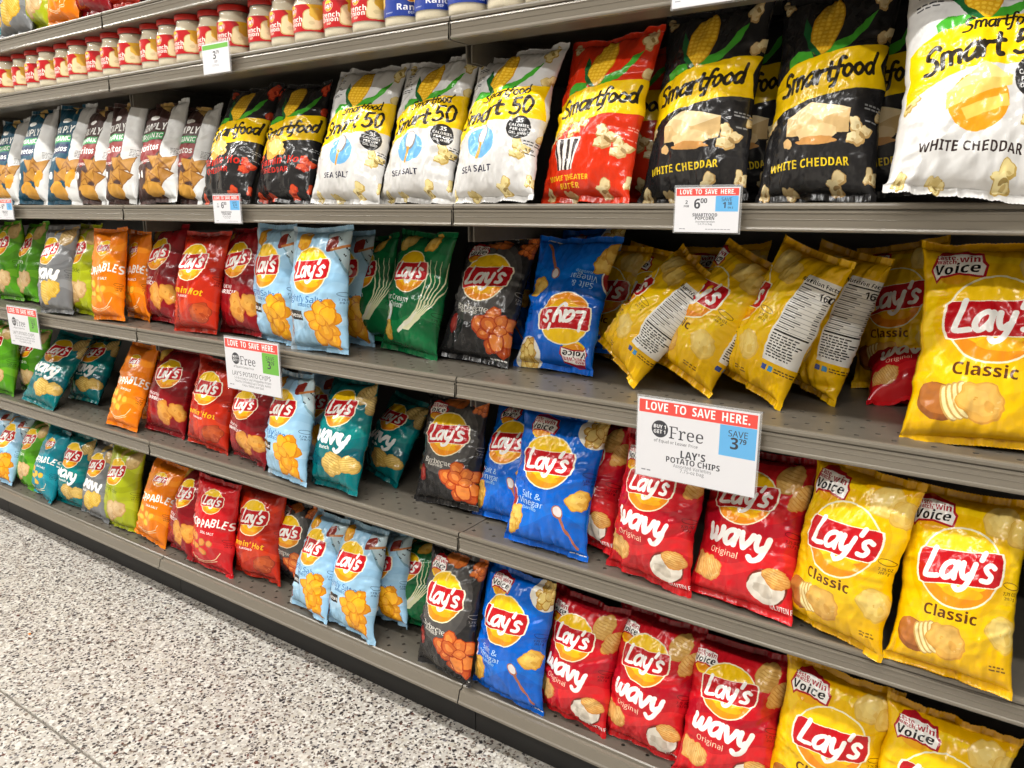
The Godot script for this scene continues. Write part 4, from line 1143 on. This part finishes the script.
func pop_print(d: String) -> void:
	var black := Color8(38, 37, 38)
	var base := black
	var pc0 := Color8(196, 158, 98)
	var pc1 := Color8(240, 222, 172)
	var fifty := d.ends_with("50")
	if fifty:
		base = Color8(214, 213, 211)
		pc0 = Color8(190, 160, 84)
		pc1 = Color8(238, 222, 160)
	elif d == "butter":
		base = Color8(214, 50, 18)
	elif d == "hotpop":
		pc0 = Color8(180, 44, 20)
		pc1 = Color8(226, 92, 54)
	start(1.68, base, base)
	var spots := [[0.82, 0.14, 0.11], [0.94, 0.44, 0.1], [0.08, 0.1, 0.08], [0.8, 1.2, 0.13], [0.98, 1.02, 0.08], [0.62, 1.57, 0.1], [0.08, 1.6, 0.08], [0.9, 1.5, 0.09], [0.02, 1.1, 0.09], [0.3, 1.62, 0.07]]
	for i in spots.size():
		popcorn(spots[i][0], spots[i][1], spots[i][2], i + 1.0, pc0, pc1)
	if fifty:
		small_lines(0.04, 0.2, 0.16, 2, Color8(80, 80, 84), 1.0)
		small_lines(0.05, 0.3, 0.14, 2, Color8(80, 80, 84), 2.0)
		small_lines(0.04, 0.4, 0.15, 2, Color8(80, 80, 84), 3.0)
	corn(0.44, 0.36, 0.5, 0.06)
	var band := Color8(250, 206, 10)
	var ink := Color8(40, 34, 24)
	if fifty:
		poly(PackedVector2Array([Vector2(-0.02, 0.76), Vector2(0.2, 0.66), Vector2(0.93, 0.49), Vector2(0.91, 0.66), Vector2(0.94, 0.86), Vector2(0.4, 0.94), Vector2(-0.02, 1.1)]), band)
		brush_text("Smartfood", 0.55, 0.625, 0.1, 0.14, ink, -0.2, 0.3)
		brush_text("Smart 50", 0.47, 0.825, 0.18, 0.16, ink, -0.2, 0.25)
		poly(oval(0.74, 0.98, 0.11, 0.12), black)
		words("35", 0.74, 0.91, 0.06, Color8(240, 240, 240))
		words("CALORIES", 0.74, 0.96, 0.038, Color8(240, 240, 240))
		words("PER CUP", 0.74, 1.0, 0.038, Color8(240, 240, 240))
		words("OIL USED", 0.74, 1.04, 0.034, Color8(240, 240, 240))
		if d == "salt50":
			poly(oval(0.4, 1.13, 0.145, 0.155), Color8(112, 178, 226))
			poly(oval(0.42, 1.06, 0.055, 0.1, 0.2), Color8(150, 140, 136))
			poly(oval(0.42, 1.055, 0.045, 0.085, 0.2), Color8(236, 234, 232))
			stroke(PackedVector2Array([Vector2(0.4, 1.14), Vector2(0.37, 1.28)]), 0.03, Color8(224, 160, 60))
			words("SEA SALT", 0.36, 1.39, 0.085, Color8(40, 38, 60), "sansb", 0.0, 0.9)
		else:
			poly(oval(0.45, 1.15, 0.165, 0.175), Color8(242, 158, 30))
			poly(PackedVector2Array([Vector2(0.27, 1.1), Vector2(0.46, 0.92), Vector2(0.62, 0.98), Vector2(0.62, 1.04), Vector2(0.28, 1.2)]), Color8(236, 208, 110))
			poly(PackedVector2Array([Vector2(0.27, 1.1), Vector2(0.46, 0.92), Vector2(0.62, 0.98), Vector2(0.46, 1.04)]), Color8(248, 228, 146))
			poly(PackedVector2Array([Vector2(0.36, 1.2), Vector2(0.6, 1.1), Vector2(0.62, 1.17), Vector2(0.4, 1.26)]), Color8(240, 206, 96))
			words("WHITE CHEDDAR", 0.44, 1.41, 0.08, Color8(48, 34, 34), "sansb", 0.0, 0.9)
		small_lines(0.82, 1.1, 0.13, 2, Color8(70, 70, 74))
		words("3.99", 0.88, 1.19, 0.045, Color8(50, 50, 54))
		small_lines(0.84, 1.22, 0.1, 1, Color8(70, 70, 74))
	else:
		poly(PackedVector2Array([Vector2(-0.02, 0.76), Vector2(0.2, 0.67), Vector2(0.55, 0.58), Vector2(0.96, 0.5), Vector2(0.92, 0.66), Vector2(0.96, 0.84), Vector2(0.5, 0.92), Vector2(0.2, 1.0), Vector2(-0.02, 1.09)]), band)
		brush_text("Smartfood", 0.5, 0.77, 0.168, 0.17, ink, -0.2, 0.28)
		if d == "cheddar":
			poly(PackedVector2Array([Vector2(0.24, 1.08), Vector2(0.42, 0.97), Vector2(0.72, 1.03), Vector2(0.71, 1.2), Vector2(0.26, 1.22)]), Color8(214, 180, 124))
			poly(PackedVector2Array([Vector2(0.24, 1.08), Vector2(0.42, 0.97), Vector2(0.72, 1.03), Vector2(0.5, 1.11)]), Color8(238, 216, 170))
			poly(lump(0.4, 1.1, 0.1, 0.05, 0.4, 0.5, 7.0), Color8(226, 196, 144))
			poly(lump(0.47, 1.21, 0.14, 0.075, 0.0, 0.4, 3.0), Color8(230, 200, 146))
			poly(lump(0.48, 1.255, 0.14, 0.03, 0.0, 0.4, 4.0), Color8(204, 148, 84))
			poly(lump(0.27, 1.27, 0.035, 0.035, 0.0, 0.3, 5.0), Color8(226, 184, 124))
			words("WHITE CHEDDAR", 0.42, 1.42, 0.082, Color8(240, 206, 40), "sansb", -0.05, 0.92)
		elif d == "butter":
			poly(PackedVector2Array([Vector2(0.12, 1.12), Vector2(0.42, 1.1), Vector2(0.36, 1.4), Vector2(0.2, 1.4)]), Color8(236, 230, 222))
			for k in 4:
				poly(PackedVector2Array([Vector2(0.14 + k * 0.075, 1.12), Vector2(0.175 + k * 0.075, 1.12), Vector2(0.215 + k * 0.043, 1.4), Vector2(0.195 + k * 0.043, 1.4)]), Color8(52, 42, 42))
			for k in 6:
				popcorn(0.16 + 0.05 * k, 1.06 - 0.05 * (k % 3), 0.07, k + 3.0, Color8(206, 150, 70), Color8(244, 222, 160))
			popcorn(0.66, 1.12, 0.14, 4.0)
			words("MOVIE THEATER", 0.3, 1.47, 0.065, Color8(250, 200, 40), "sansb", 0.0, 0.85)
			words("BUTTER", 0.32, 1.54, 0.065, Color8(250, 200, 40), "sansb", 0.0, 0.85)
		else:
			poly(lump(0.34, 1.0, 0.16, 0.14, 0.2, 0.5, 2.0), Color8(236, 170, 70))
			poly(lump(0.34, 0.99, 0.12, 0.1, 0.2, 0.5, 3.0), Color8(248, 218, 130))
			words("Flamin' Hot", 0.42, 1.17, 0.13, Color8(214, 40, 26), "sansb", -0.08, 0.95, 0.25)
			words("CHEDDAR", 0.36, 1.29, 0.09, Color8(200, 44, 36), "sansb", -0.06)
		small_lines(0.82, 0.98, 0.13, 2, base.lightened(0.5))
		small_lines(0.84, 1.1, 0.1, 1, base.lightened(0.5))
	back_side(base.lightened(0.5) if not fifty else Color8(90, 90, 94))


# ================= bags =================
func bag_shapes(w: float, h: float, th: float, sd: float, shift: float, flip: bool, n: int, nv: int, crease: float) -> Array:
	# a filled pillow bag: closed pouch between two crimped seals; y = 0 at the bottom edge, front towards +z
	var sh := 0.0125
	var m := 2 * n
	var pts: Array[PackedVector3Array] = []
	var full := h - 2.0 * sh
	var folds := []
	for i in 14:
		var g := func(a: float) -> float: return nz.get_noise_2d(sd * 13.7 + i * 5.3, a * 9.1)
		var y0: float = (0.0 if i % 2 else full) if i < 8 else full * (0.5 + 0.7 * g.call(1.0))
		var x0: float = w * 0.62 * g.call(2.0) if i < 8 else (0.42 if i % 2 else -0.42) * w
		var dir := Vector2(g.call(3.0), (1.3 if y0 < full * 0.5 else -1.3) if i < 8 else 1.1 * g.call(4.0)).normalized()
		if i >= 8:
			dir = Vector2(-signf(x0), 1.5 * g.call(4.0)).normalized()
		var len := w * (0.3 + 0.55 * absf(g.call(5.0)))
		folds.append([Vector2(x0, y0), dir, len, 0.0028 + 0.0032 * absf(g.call(6.0)), 0.006 + 0.006 * absf(g.call(7.0)), 1.0 if i % 3 else -1.0, i % 4 != 3])
	var droop := 0.016 * nz.get_noise_2d(sd * 2.9, 7.7)
	var skew := 0.012 * nz.get_noise_2d(sd * 3.7, 1.5)
	for j in nv + 1:
		var v := float(j) / nv
		var s := pow(maxf(0.0, sin(PI * pow(v, 0.88))), 0.52)
		var rim := pow(absf(2.0 * v - 1.0), 3.0)
		var row := PackedVector3Array()
		row.resize(m)
		var endness := 1.0 - s
		for k in m:
			var front := k <= n
			var t := -1.0 + 2.0 * k / n if front else 1.0 - 2.0 * (k - n) / n
			var side := 1.0 if front else -1.0
			var u := t * (1.22 - 0.22 * t * t)
			var au := absf(u)
			var a := w * 0.5 * (1.0 - 0.125 * s + 0.075 * s * nz.get_noise_2d(v * 3.0 + sd, sd * 2.0 + (4.0 if u > 0 else 0.0)))
			var c := pow(maxf(0.0, 1.0 - pow(au, 2.3)), 0.58)
			var X := u * w
			var Y := v * full
			var big := 1.0 + 0.2 * nz.get_noise_3d(X * 9.0, Y * 8.0, sd + side * 5.0)
			var z := side * th * (0.56 if front else 0.44) * s * c * big
			# facets and creases of the film
			var f1 := cell.get_noise_3d(X * 17.0 + nz.get_noise_2d(Y * 10.0, sd) * 0.7, Y * 11.0, sd * 3.0 + side * 11.0)
			var f2 := 1.0 - absf(nz.get_noise_3d(X * 26.0 + Y * 9.0, Y * 22.0 - X * 8.0, sd * 5.0 + side * 7.0)) * 2.2
			var wgt := (0.30 + 0.9 * rim + 0.5 * au * au) * c * (0.25 + 0.75 * s)
			z += side * crease * wgt * (0.0105 * (f1 + 0.35) + 0.0034 * f2)
			for fo: Array in folds:
				if fo[6] != front:
					continue
				var rel: Vector2 = Vector2(X * 0.5, Y) - fo[0]
				var al: float = rel.dot(fo[1])
				if al < -0.01 or al > fo[2]:
					continue
				var dd: float = absf(rel.dot(fo[1].orthogonal()))
				if dd < fo[4]:
					z += side * crease * fo[5] * fo[3] * (1.0 - dd / fo[4]) * (1.0 - maxf(al, 0.0) / fo[2]) * minf(1.0, c * 2.0) * smoothstep(0.0, 0.25, s)
			# pleats running out of the seals
			var e := minf(v, 1.0 - v) * full
			var pl := 1.0 - absf(nz.get_noise_2d(u * 5.5 + sd * 1.3, (3.0 if v > 0.5 else 9.0) + sd)) * 2.4
			z += side * crease * 0.0085 * pl * exp(-e / 0.03) * (1.0 - exp(-e / 0.006)) * pow(c, 0.4)
			# side puckers
			var pk := 1.0 - absf(nz.get_noise_2d(v * 11.0 + sd, sd + (2.0 if u > 0 else 7.0))) * 2.2
			z -= side * crease * 0.006 * pk * s * smoothstep(0.45, 0.95, au) * c
			var wave := (0.022 * nz.get_noise_2d(u * 1.3 + sd, (1.0 if v > 0.5 else 6.0) + sd * 0.7) + 0.004 * nz.get_noise_2d(u * 4.0, sd)) * pow(endness, 1.4)
			var yy := sh + Y + endness * endness * (0.006 * u * u - 0.002) * (1.0 if v > 0.5 else -0.6) + endness * endness * u * droop * (0.5 if v > 0.5 else 1.0)
			row[k] = Vector3(a * u + skew * v, yy, z + wave + 0.010 * s * sin(v * PI) * nz.get_noise_1d(sd * 9.0))
		pts.append(row)
	var vert := PackedVector3Array()
	var norm := PackedVector3Array()
	var uvs := PackedVector2Array()
	var idx := PackedInt32Array()
	for j in nv + 1:
		for k in m + 1:
			var kk := k % m
			vert.append(pts[j][kk])
			var du := pts[j][(kk + 1) % m] - pts[j][(kk + m - 1) % m]
			var dv := pts[mini(j + 1, nv)][kk] - pts[maxi(j - 1, 0)][kk]
			norm.append(du.cross(dv).normalized())
			uvs.append(tex_at(float(k) / m, 0.04 + 0.92 * j / nv, shift, flip))
	for j in nv:
		for k in m:
			var a := j * (m + 1) + k
			var b := a + 1
			var c := b + m + 1
			var d := a + m + 1
			idx.append_array([a, c, b, a, d, c])
	var out := [grid_mesh(vert, norm, uvs, idx)]
	for top in [true, false]:
		out.append(seal(pts[nv if top else 0], n, sh, top, shift, flip, sd))
	return out


func tex_at(r: float, v: float, shift: float, flip: bool) -> Vector2:
	if flip:
		return Vector2(0.5 - r + shift, v)
	return Vector2(r + shift, 1.0 - v)


func grid_mesh(vert: PackedVector3Array, norm: PackedVector3Array, uvs: PackedVector2Array, idx: PackedInt32Array) -> ArrayMesh:
	var arr := []
	arr.resize(Mesh.ARRAY_MAX)
	arr[Mesh.ARRAY_VERTEX] = vert
	arr[Mesh.ARRAY_NORMAL] = norm
	arr[Mesh.ARRAY_TEX_UV] = uvs
	arr[Mesh.ARRAY_INDEX] = idx
	var am := ArrayMesh.new()
	am.add_surface_from_arrays(Mesh.PRIMITIVE_TRIANGLES, arr)
	return am


func seal(edge: PackedVector3Array, n: int, sh: float, top: bool, shift: float, flip: bool, sd: float) -> ArrayMesh:
	# flat crimped strip with a toothed outer edge
	var rows := 6
	var vert := PackedVector3Array()
	var norm := PackedVector3Array()
	var uvs := PackedVector2Array()
	var idx := PackedInt32Array()
	var sgn := 1.0 if top else -1.0
	var cols := n * 2
	var curl := 0.35 * nz.get_noise_2d(sd * 4.0, 3.0 if top else 8.0)
	for j in rows + 1:
		var q := float(j) / rows
		for k in cols + 1:
			var f := float(k) / 2.0
			var i0 := int(f)
			var i1 := mini(i0 + 1, n)
			var p := edge[i0].lerp(edge[i1], f - i0)
			var tooth := 0.0011 if j == rows and k % 2 == 0 else 0.0
			p.y += sgn * (q * sh - tooth)
			p.z += curl * q * q * sh + (0.0005 if j % 2 == 0 else -0.0005) + 0.002 * q * nz.get_noise_2d(k * 0.3, sd + sgn)
			vert.append(p)
			uvs.append(tex_at(0.5 * k / cols, (0.96 + 0.04 * q) if top else 0.04 - 0.04 * q, shift, flip))
	for j in rows + 1:
		for k in cols + 1:
			var du := vert[j * (cols + 1) + mini(k + 1, cols)] - vert[j * (cols + 1) + maxi(k - 1, 0)]
			var dv := (vert[mini(j + 1, rows) * (cols + 1) + k] - vert[maxi(j - 1, 0) * (cols + 1) + k]) * sgn
			norm.append(du.cross(dv).normalized())
	for j in rows:
		for k in cols:
			var a := j * (cols + 1) + k
			var b := a + 1
			var c := b + cols + 1
			var d := a + cols + 1
			if top:
				idx.append_array([a, c, b, a, d, c])
			else:
				idx.append_array([a, b, c, a, c, d])
	return grid_mesh(vert, norm, uvs, idx)


func film(d: String) -> StandardMaterial3D:
	var key := "film_" + d
	if mat_cache.has(key):
		return mat_cache[key]
	var matte := d == "brown" or d == "navy"
	var m := mat(key, Color(1, 1, 1), 0.42 if matte else 0.17, 0.0, 0.5)
	m.albedo_texture = print_of(d)
	return m


func bag(row: Array) -> void:
	# row: design, shelf height, x, z, yaw, lean, roll, width, height, depth, print shift, upside down, fineness, creasing, label, group
	var d: String = row[0]
	var names := {"cheddar": "popcorn_bag", "butter": "popcorn_bag", "hotpop": "popcorn_bag", "salt50": "popcorn_bag", "cheddar50": "popcorn_bag", "brown": "tortilla_chip_bag", "navy": "cheese_puff_bag"}
	var rot := Basis(Vector3.UP, row[4]) * Basis(Vector3.RIGHT, -row[5]) * Basis(Vector3.BACK, row[6])
	var w: float = row[7]
	var low: float = minf((rot * Vector3(-w / 2, 0, 0)).y, (rot * Vector3(w / 2, 0, 0)).y)
	var t := thing(names.get(d, "chip_bag"), row[14], "popcorn bag" if names.get(d, "") == "popcorn_bag" else "chip bag", Vector3(row[2], row[1] - low + 0.0015, row[3]), row[15])
	t.basis = rot
	var n: int = row[12]
	var sd := float(row[16])
	var shapes := bag_shapes(w, row[8], row[9], sd, row[10], row[11], n, int(n * row[8] / w * 0.95), row[13])
	var m := film(d)
	part("pouch", shapes[0], m, t)
	part("top_seal", shapes[1], m, t)
	part("bottom_seal", shapes[2], m, t)


func bags() -> void:
	for row in BAGS:
		bag(row)


# ================= dip jars =================
func jars() -> void:
	var glass := StandardMaterial3D.new()
	glass.resource_name = "jar_glass"
	glass.transparency = BaseMaterial3D.TRANSPARENCY_ALPHA
	glass.albedo_color = Color(0.95, 0.97, 0.95, 0.12)
	glass.roughness = 0.05
	var dip := mat("dip", Color8(232, 218, 186), 0.5)
	var red := mat("lid_red", Color8(196, 34, 24), 0.35)
	var blue := mat("lid_blue", Color8(30, 56, 140), 0.35)
	var shell := lathe(PackedVector2Array([Vector2(0.0, 0.001), Vector2(0.036, 0.001), Vector2(0.0405, 0.004), Vector2(0.042, 0.009), Vector2(0.0425, 0.02), Vector2(0.0425, 0.08), Vector2(0.0415, 0.086), Vector2(0.0375, 0.094), Vector2(0.036, 0.099), Vector2(0.036, 0.116)]), 32)
	var fill := lathe(PackedVector2Array([Vector2(0.0, 0.004), Vector2(0.034, 0.004), Vector2(0.039, 0.008), Vector2(0.0405, 0.014), Vector2(0.0408, 0.08), Vector2(0.0395, 0.085), Vector2(0.0355, 0.093), Vector2(0.0342, 0.0985), Vector2(0.0342, 0.1055), Vector2(0.0, 0.1055)]), 28)
	var lidp := PackedVector2Array([Vector2(0.0365, 0.107), Vector2(0.0385, 0.107), Vector2(0.039, 0.1085), Vector2(0.039, 0.118), Vector2(0.038, 0.1205), Vector2(0.035, 0.1215), Vector2(0.0335, 0.1205), Vector2(0.0, 0.1205)])
	var lid := lathe(lidp, 40)
	var band := lathe(PackedVector2Array([Vector2(0.0429, 0.025), Vector2(0.0430, 0.05), Vector2(0.0429, 0.081)]), 36, true)
	var prints := {}
	for kind in ["onion", "ranch"]:
		im = Image.create(1024, 256, false, Image.FORMAT_RGB8)
		im.fill(Color8(190, 18, 26) if kind == "onion" else Color8(28, 58, 148))
		un = 256.0
		oy = 0.0
		ox = 0.0
		for rep in 2:
			ox = rep * 512.0
			if kind == "onion":
				poly(PackedVector2Array([Vector2(1.0, 0.0), Vector2(1.66, 0.0), Vector2(1.62, 0.4), Vector2(1.3, 0.3)]), Color8(232, 180, 30))
				poly(lump(1.22, 0.55, 0.4, 0.43, 0.6, 0.3, 2.0), Color8(206, 180, 120))
				poly(lump(1.22, 0.54, 0.36, 0.39, 0.6, 0.3, 2.0), Color8(236, 216, 168))
				poly(lump(1.32, 0.32, 0.26, 0.2, 0.4, 0.4, 3.0), Color8(226, 180, 62))
				poly(lump(1.16, 0.64, 0.1, 0.08, 0.4, 0.4, 4.0), Color8(216, 198, 150))
				logo(0.42, 0.2, 0.17)
				words("French", 0.42, 0.5, 0.26, Color8(250, 245, 235))
				words("Onion", 0.42, 0.68, 0.26, Color8(250, 245, 235))
				words("DIP", 0.42, 0.85, 0.12, Color8(250, 230, 200))
			else:
				logo(0.5, 0.25, 0.2)
				words("Ranch", 0.5, 0.66, 0.32, Color8(245, 245, 250))
				words("DIP", 0.5, 0.86, 0.13, Color8(220, 226, 240))
				chip(1.3, 0.4, 0.3, 0.26, 0.4, 2.0, Color8(206, 160, 60), Color8(240, 212, 130))
				small_lines(1.6, 0.84, 0.3, 2, Color8(220, 226, 240))
		var m := mat("jar_label_" + kind, Color(1, 1, 1), 0.35)
		m.albedo_texture = ImageTexture.create_from_image(im)
		prints[kind] = m
	var xs := [-3.08, -2.991, -2.905, -2.814, -2.715, -2.624, -2.536, -2.448, -2.357, -2.267, -2.168, -2.072, -1.985, -1.898, -1.810, -1.722, -1.615, -1.528, -1.442, -1.352, -1.26, -1.172, -1.084, -0.994, -0.905, -0.815]
	for i in xs.size():
		var ranch: bool = xs[i] > -1.2
		var t := thing("dip_jar", "glass jar of ranch dip with blue label" if ranch else "glass jar of onion dip with red lid and label", "jar", Vector3(xs[i], 1.6075, -0.052 - 0.012 * fmod(i * 0.618, 1.0)), "ranch dip jars" if ranch else "onion dip jars")
		t.rotation.y = -1.12 + 0.5 * fmod(i * 0.733, 1.0) + (1.2 if ranch else 0.0)
		part("dip", fill, dip, t)
		part("glass", shell, glass, t)
		part("label", band, prints["ranch" if ranch else "onion"], t)
		var l := part("lid", lid, blue if ranch else red, t)
		l.rotation.y = i * 0.4


# ================= price signs =================
func sign_card(kind: String, w: float, h: float) -> StandardMaterial3D:
	var key := "card_" + kind
	if mat_cache.has(key):
		return mat_cache[key]
	var wide := 760
	im = Image.create(wide, int(wide * h / w), false, Image.FORMAT_RGB8)
	im.fill(Color8(220, 220, 224))
	un = wide
	ox = 0.0
	oy = 0.0
	var a := h / w
	var ink := Color8(58, 58, 64)
	var red := Color8(226, 78, 70)
	var blue := Color8(100, 174, 226)
	var green := Color8(108, 178, 66)
	if kind == "plain":
		rect(0.04, a - 0.09, 0.08, 0.012, Color8(140, 140, 150))
	elif kind == "jar":
		rect(0.02, 0.02, 0.96, 0.1, green)
		words("3", 0.46, 0.26, 0.24, ink, "sansb")
		words("79", 0.58, 0.2, 0.1, ink, "sansb")
		words("DIP", 0.5, 0.4, 0.07, Color8(120, 120, 128))
		small_lines(0.36, 0.46, 0.26, 2, Color8(150, 150, 158))
	else:
		rect(0.012, 0.012, 0.976, 0.108, red)
		words("LOVE  TO  SAVE  HERE.", 0.5, 0.063, 0.098, Color8(252, 250, 248), "sansb", 0.0, 0.86)
		if kind == "popcorn":
			rect(0.64, 0.122, 0.348, 0.23, blue)
			words("SAVE", 0.81, 0.175, 0.075, ink, "sans")
			words("1", 0.78, 0.26, 0.12, ink, "sansb")
			words("58", 0.86, 0.235, 0.055, ink)
			words("ON 2", 0.87, 0.295, 0.036, ink)
			words("2", 0.18, 0.215, 0.075, ink)
			words("FOR", 0.18, 0.275, 0.045, ink)
			words("6", 0.35, 0.24, 0.2, ink)
			words("00", 0.455, 0.195, 0.1, ink)
			words("SMARTFOOD", 0.48, 0.405, 0.066, ink)
			words("POPCORN", 0.48, 0.455, 0.066, ink)
			words("Assorted Varieties", 0.49, 0.505, 0.038, ink, "sans")
			words("5-6.75 oz bag", 0.49, 0.54, 0.038, ink, "sans")
			small_lines(0.08, 0.61, 0.08, 1, Color8(120, 120, 128))
			small_lines(0.5, 0.612, 0.4, 1, Color8(140, 140, 148))
		else:
			var shade := blue if kind == "big" else green
			rect(0.7, 0.122, 0.288, 0.25, shade)
			words("SAVE", 0.845, 0.185, 0.072, ink, "sans")
			words("3", 0.82, 0.265, 0.13, ink)
			words("79", 0.885, 0.24, 0.055, ink)
			poly(oval(0.2, 0.245, 0.072, 0.072), ink)
			words("BUY 1", 0.2, 0.225, 0.042, Color8(240, 240, 242))
			words("GET 1", 0.2, 0.268, 0.042, Color8(240, 240, 242))
			words("Free", 0.425, 0.262, 0.14, ink, "serif")
			words("of Equal or Lesser Price", 0.34, 0.345, 0.036, ink, "sans")
			if kind == "big":
				words("LAY'S", 0.49, 0.43, 0.085, ink)
				words("POTATO CHIPS", 0.49, 0.49, 0.066, ink)
				words("Assorted Varieties", 0.49, 0.535, 0.04, Color8(110, 110, 118), "sans")
				words("7.75-oz bag", 0.49, 0.57, 0.04, Color8(110, 110, 118), "sans")
			else:
				words("LAY'S POTATO CHIPS", 0.47, 0.43, 0.078, ink, "sans")
				words("5.5-8-oz bag or Lay's Poppables Potato", 0.49, 0.485, 0.04, Color8(90, 90, 98), "sans")
				words("Snacks, Excluding Lay's Simply, Kettle", 0.49, 0.525, 0.04, Color8(90, 90, 98), "sans")
				words("Chips, Baked, and Stax", 0.49, 0.565, 0.04, Color8(90, 90, 98), "sans")
			small_lines(0.05, a - 0.06, 0.06, 1, Color8(130, 130, 138))
	var m := mat(key, Color(1, 1, 1), 0.45)
	m.albedo_texture = ImageTexture.create_from_image(im)
	return m


func hang_sign(kind: String, label: String, at: Vector3, w: float, h: float, yaw := 0.0, roll := 0.0, tilt := 0.0) -> void:
	# at is the middle of the upper edge
	var t := thing("price_sign", label, "sign", at)
	t.rotation = Vector3(tilt, yaw, roll)
	var card := part("card_back", bevel_box(Vector3(w, h, 0.0012), 0.0002), mat("card_white", Color8(220, 220, 224), 0.5), t, Vector3(0, -h / 2, 0))
	var q := QuadMesh.new()
	q.size = Vector2(w - 0.001, h - 0.001)
	part("printed_face", q, sign_card(kind, w, h), t, Vector3(0, -h / 2, 0.0009))
	var clear := StandardMaterial3D.new()
	clear.resource_name = "clear_plastic"
	clear.transparency = BaseMaterial3D.TRANSPARENCY_ALPHA
	clear.albedo_color = Color(0.95, 0.96, 0.97, 0.15)
	clear.roughness = 0.12
	var holder := part("clear_holder", bevel_box(Vector3(w + 0.006, h + 0.006, 0.0006), 0.0001), clear, t, Vector3(0, -h / 2 + 0.001, -0.0016))
	part("clip", bevel_box(Vector3(0.03, 0.02, 0.0125), 0.001), mat("clip_grey", Color8(150, 148, 144), 0.4), holder, Vector3(0, h / 2 - (0.046 if h > 0.1 else 0.041), -0.0066))


func signs() -> void:
	hang_sign("big", "large white sale sign with red banner and blue savings box", Vector3(-0.458, 0.9195, 0.02), 0.218, 0.146)
	hang_sign("green", "white sale sign with green savings box, above dark red and orange-red bags", Vector3(-1.657, 0.9155, 0.02), 0.218, 0.138)
	hang_sign("green", "white sale sign with green savings box, hanging above lime bags", Vector3(-2.899, 0.9105, 0.02), 0.216, 0.136)
	hang_sign("popcorn", "small white price sign with blue box, under black cheddar popcorn", Vector3(-0.46, 1.281, 0.02), 0.108, 0.0715)
	hang_sign("popcorn", "small white price sign with blue box, under black spicy popcorn", Vector3(-1.709, 1.279, 0.02), 0.108, 0.0685)
	hang_sign("popcorn", "small white price sign with red banner, under teal and white bags", Vector3(-2.91, 1.2755, 0.02), 0.108, 0.066)
	hang_sign("jar", "small white price tag with green stripe under the onion dip", Vector3(-1.704, 1.633, 0.02), 0.104, 0.068)
	hang_sign("plain", "white price sign above black cheddar popcorn, on the jar shelf", Vector3(-0.477, 1.628, 0.02), 0.116, 0.073)


func crumb() -> void:
	var t := thing("chip_crumb", "tiny orange chip crumb lying on the speckled floor", "crumb", Vector3(-2.37, 0.0, 0.35))
	var st := SurfaceTool.new()
	st.begin(Mesh.PRIMITIVE_TRIANGLES)
	var n := 9
	for i in n:
		var a := TAU * i / n
		var b := TAU * (i + 1) / n
		var ra := 0.006 + 0.002 * sin(i * 2.3)
		var rb := 0.006 + 0.002 * sin((i + 1) % n * 2.3)
		var p := Vector3(cos(a) * ra, 0.0004 + 0.001 * (i % 2), sin(a) * ra * 0.7)
		var q := Vector3(cos(b) * rb, 0.0004 + 0.001 * ((i + 1) % 2), sin(b) * rb * 0.7)
		quad_to(st, q, p, Vector3(0, 0.004, 0), Vector3(0, 0.004, 0))
		quad_to(st, p, q, Vector3(0, 0.0002, 0), Vector3(0, 0.0002, 0))
	part("crumb", st.commit(), mat("crumb_orange", Color8(226, 138, 40), 0.7), t)
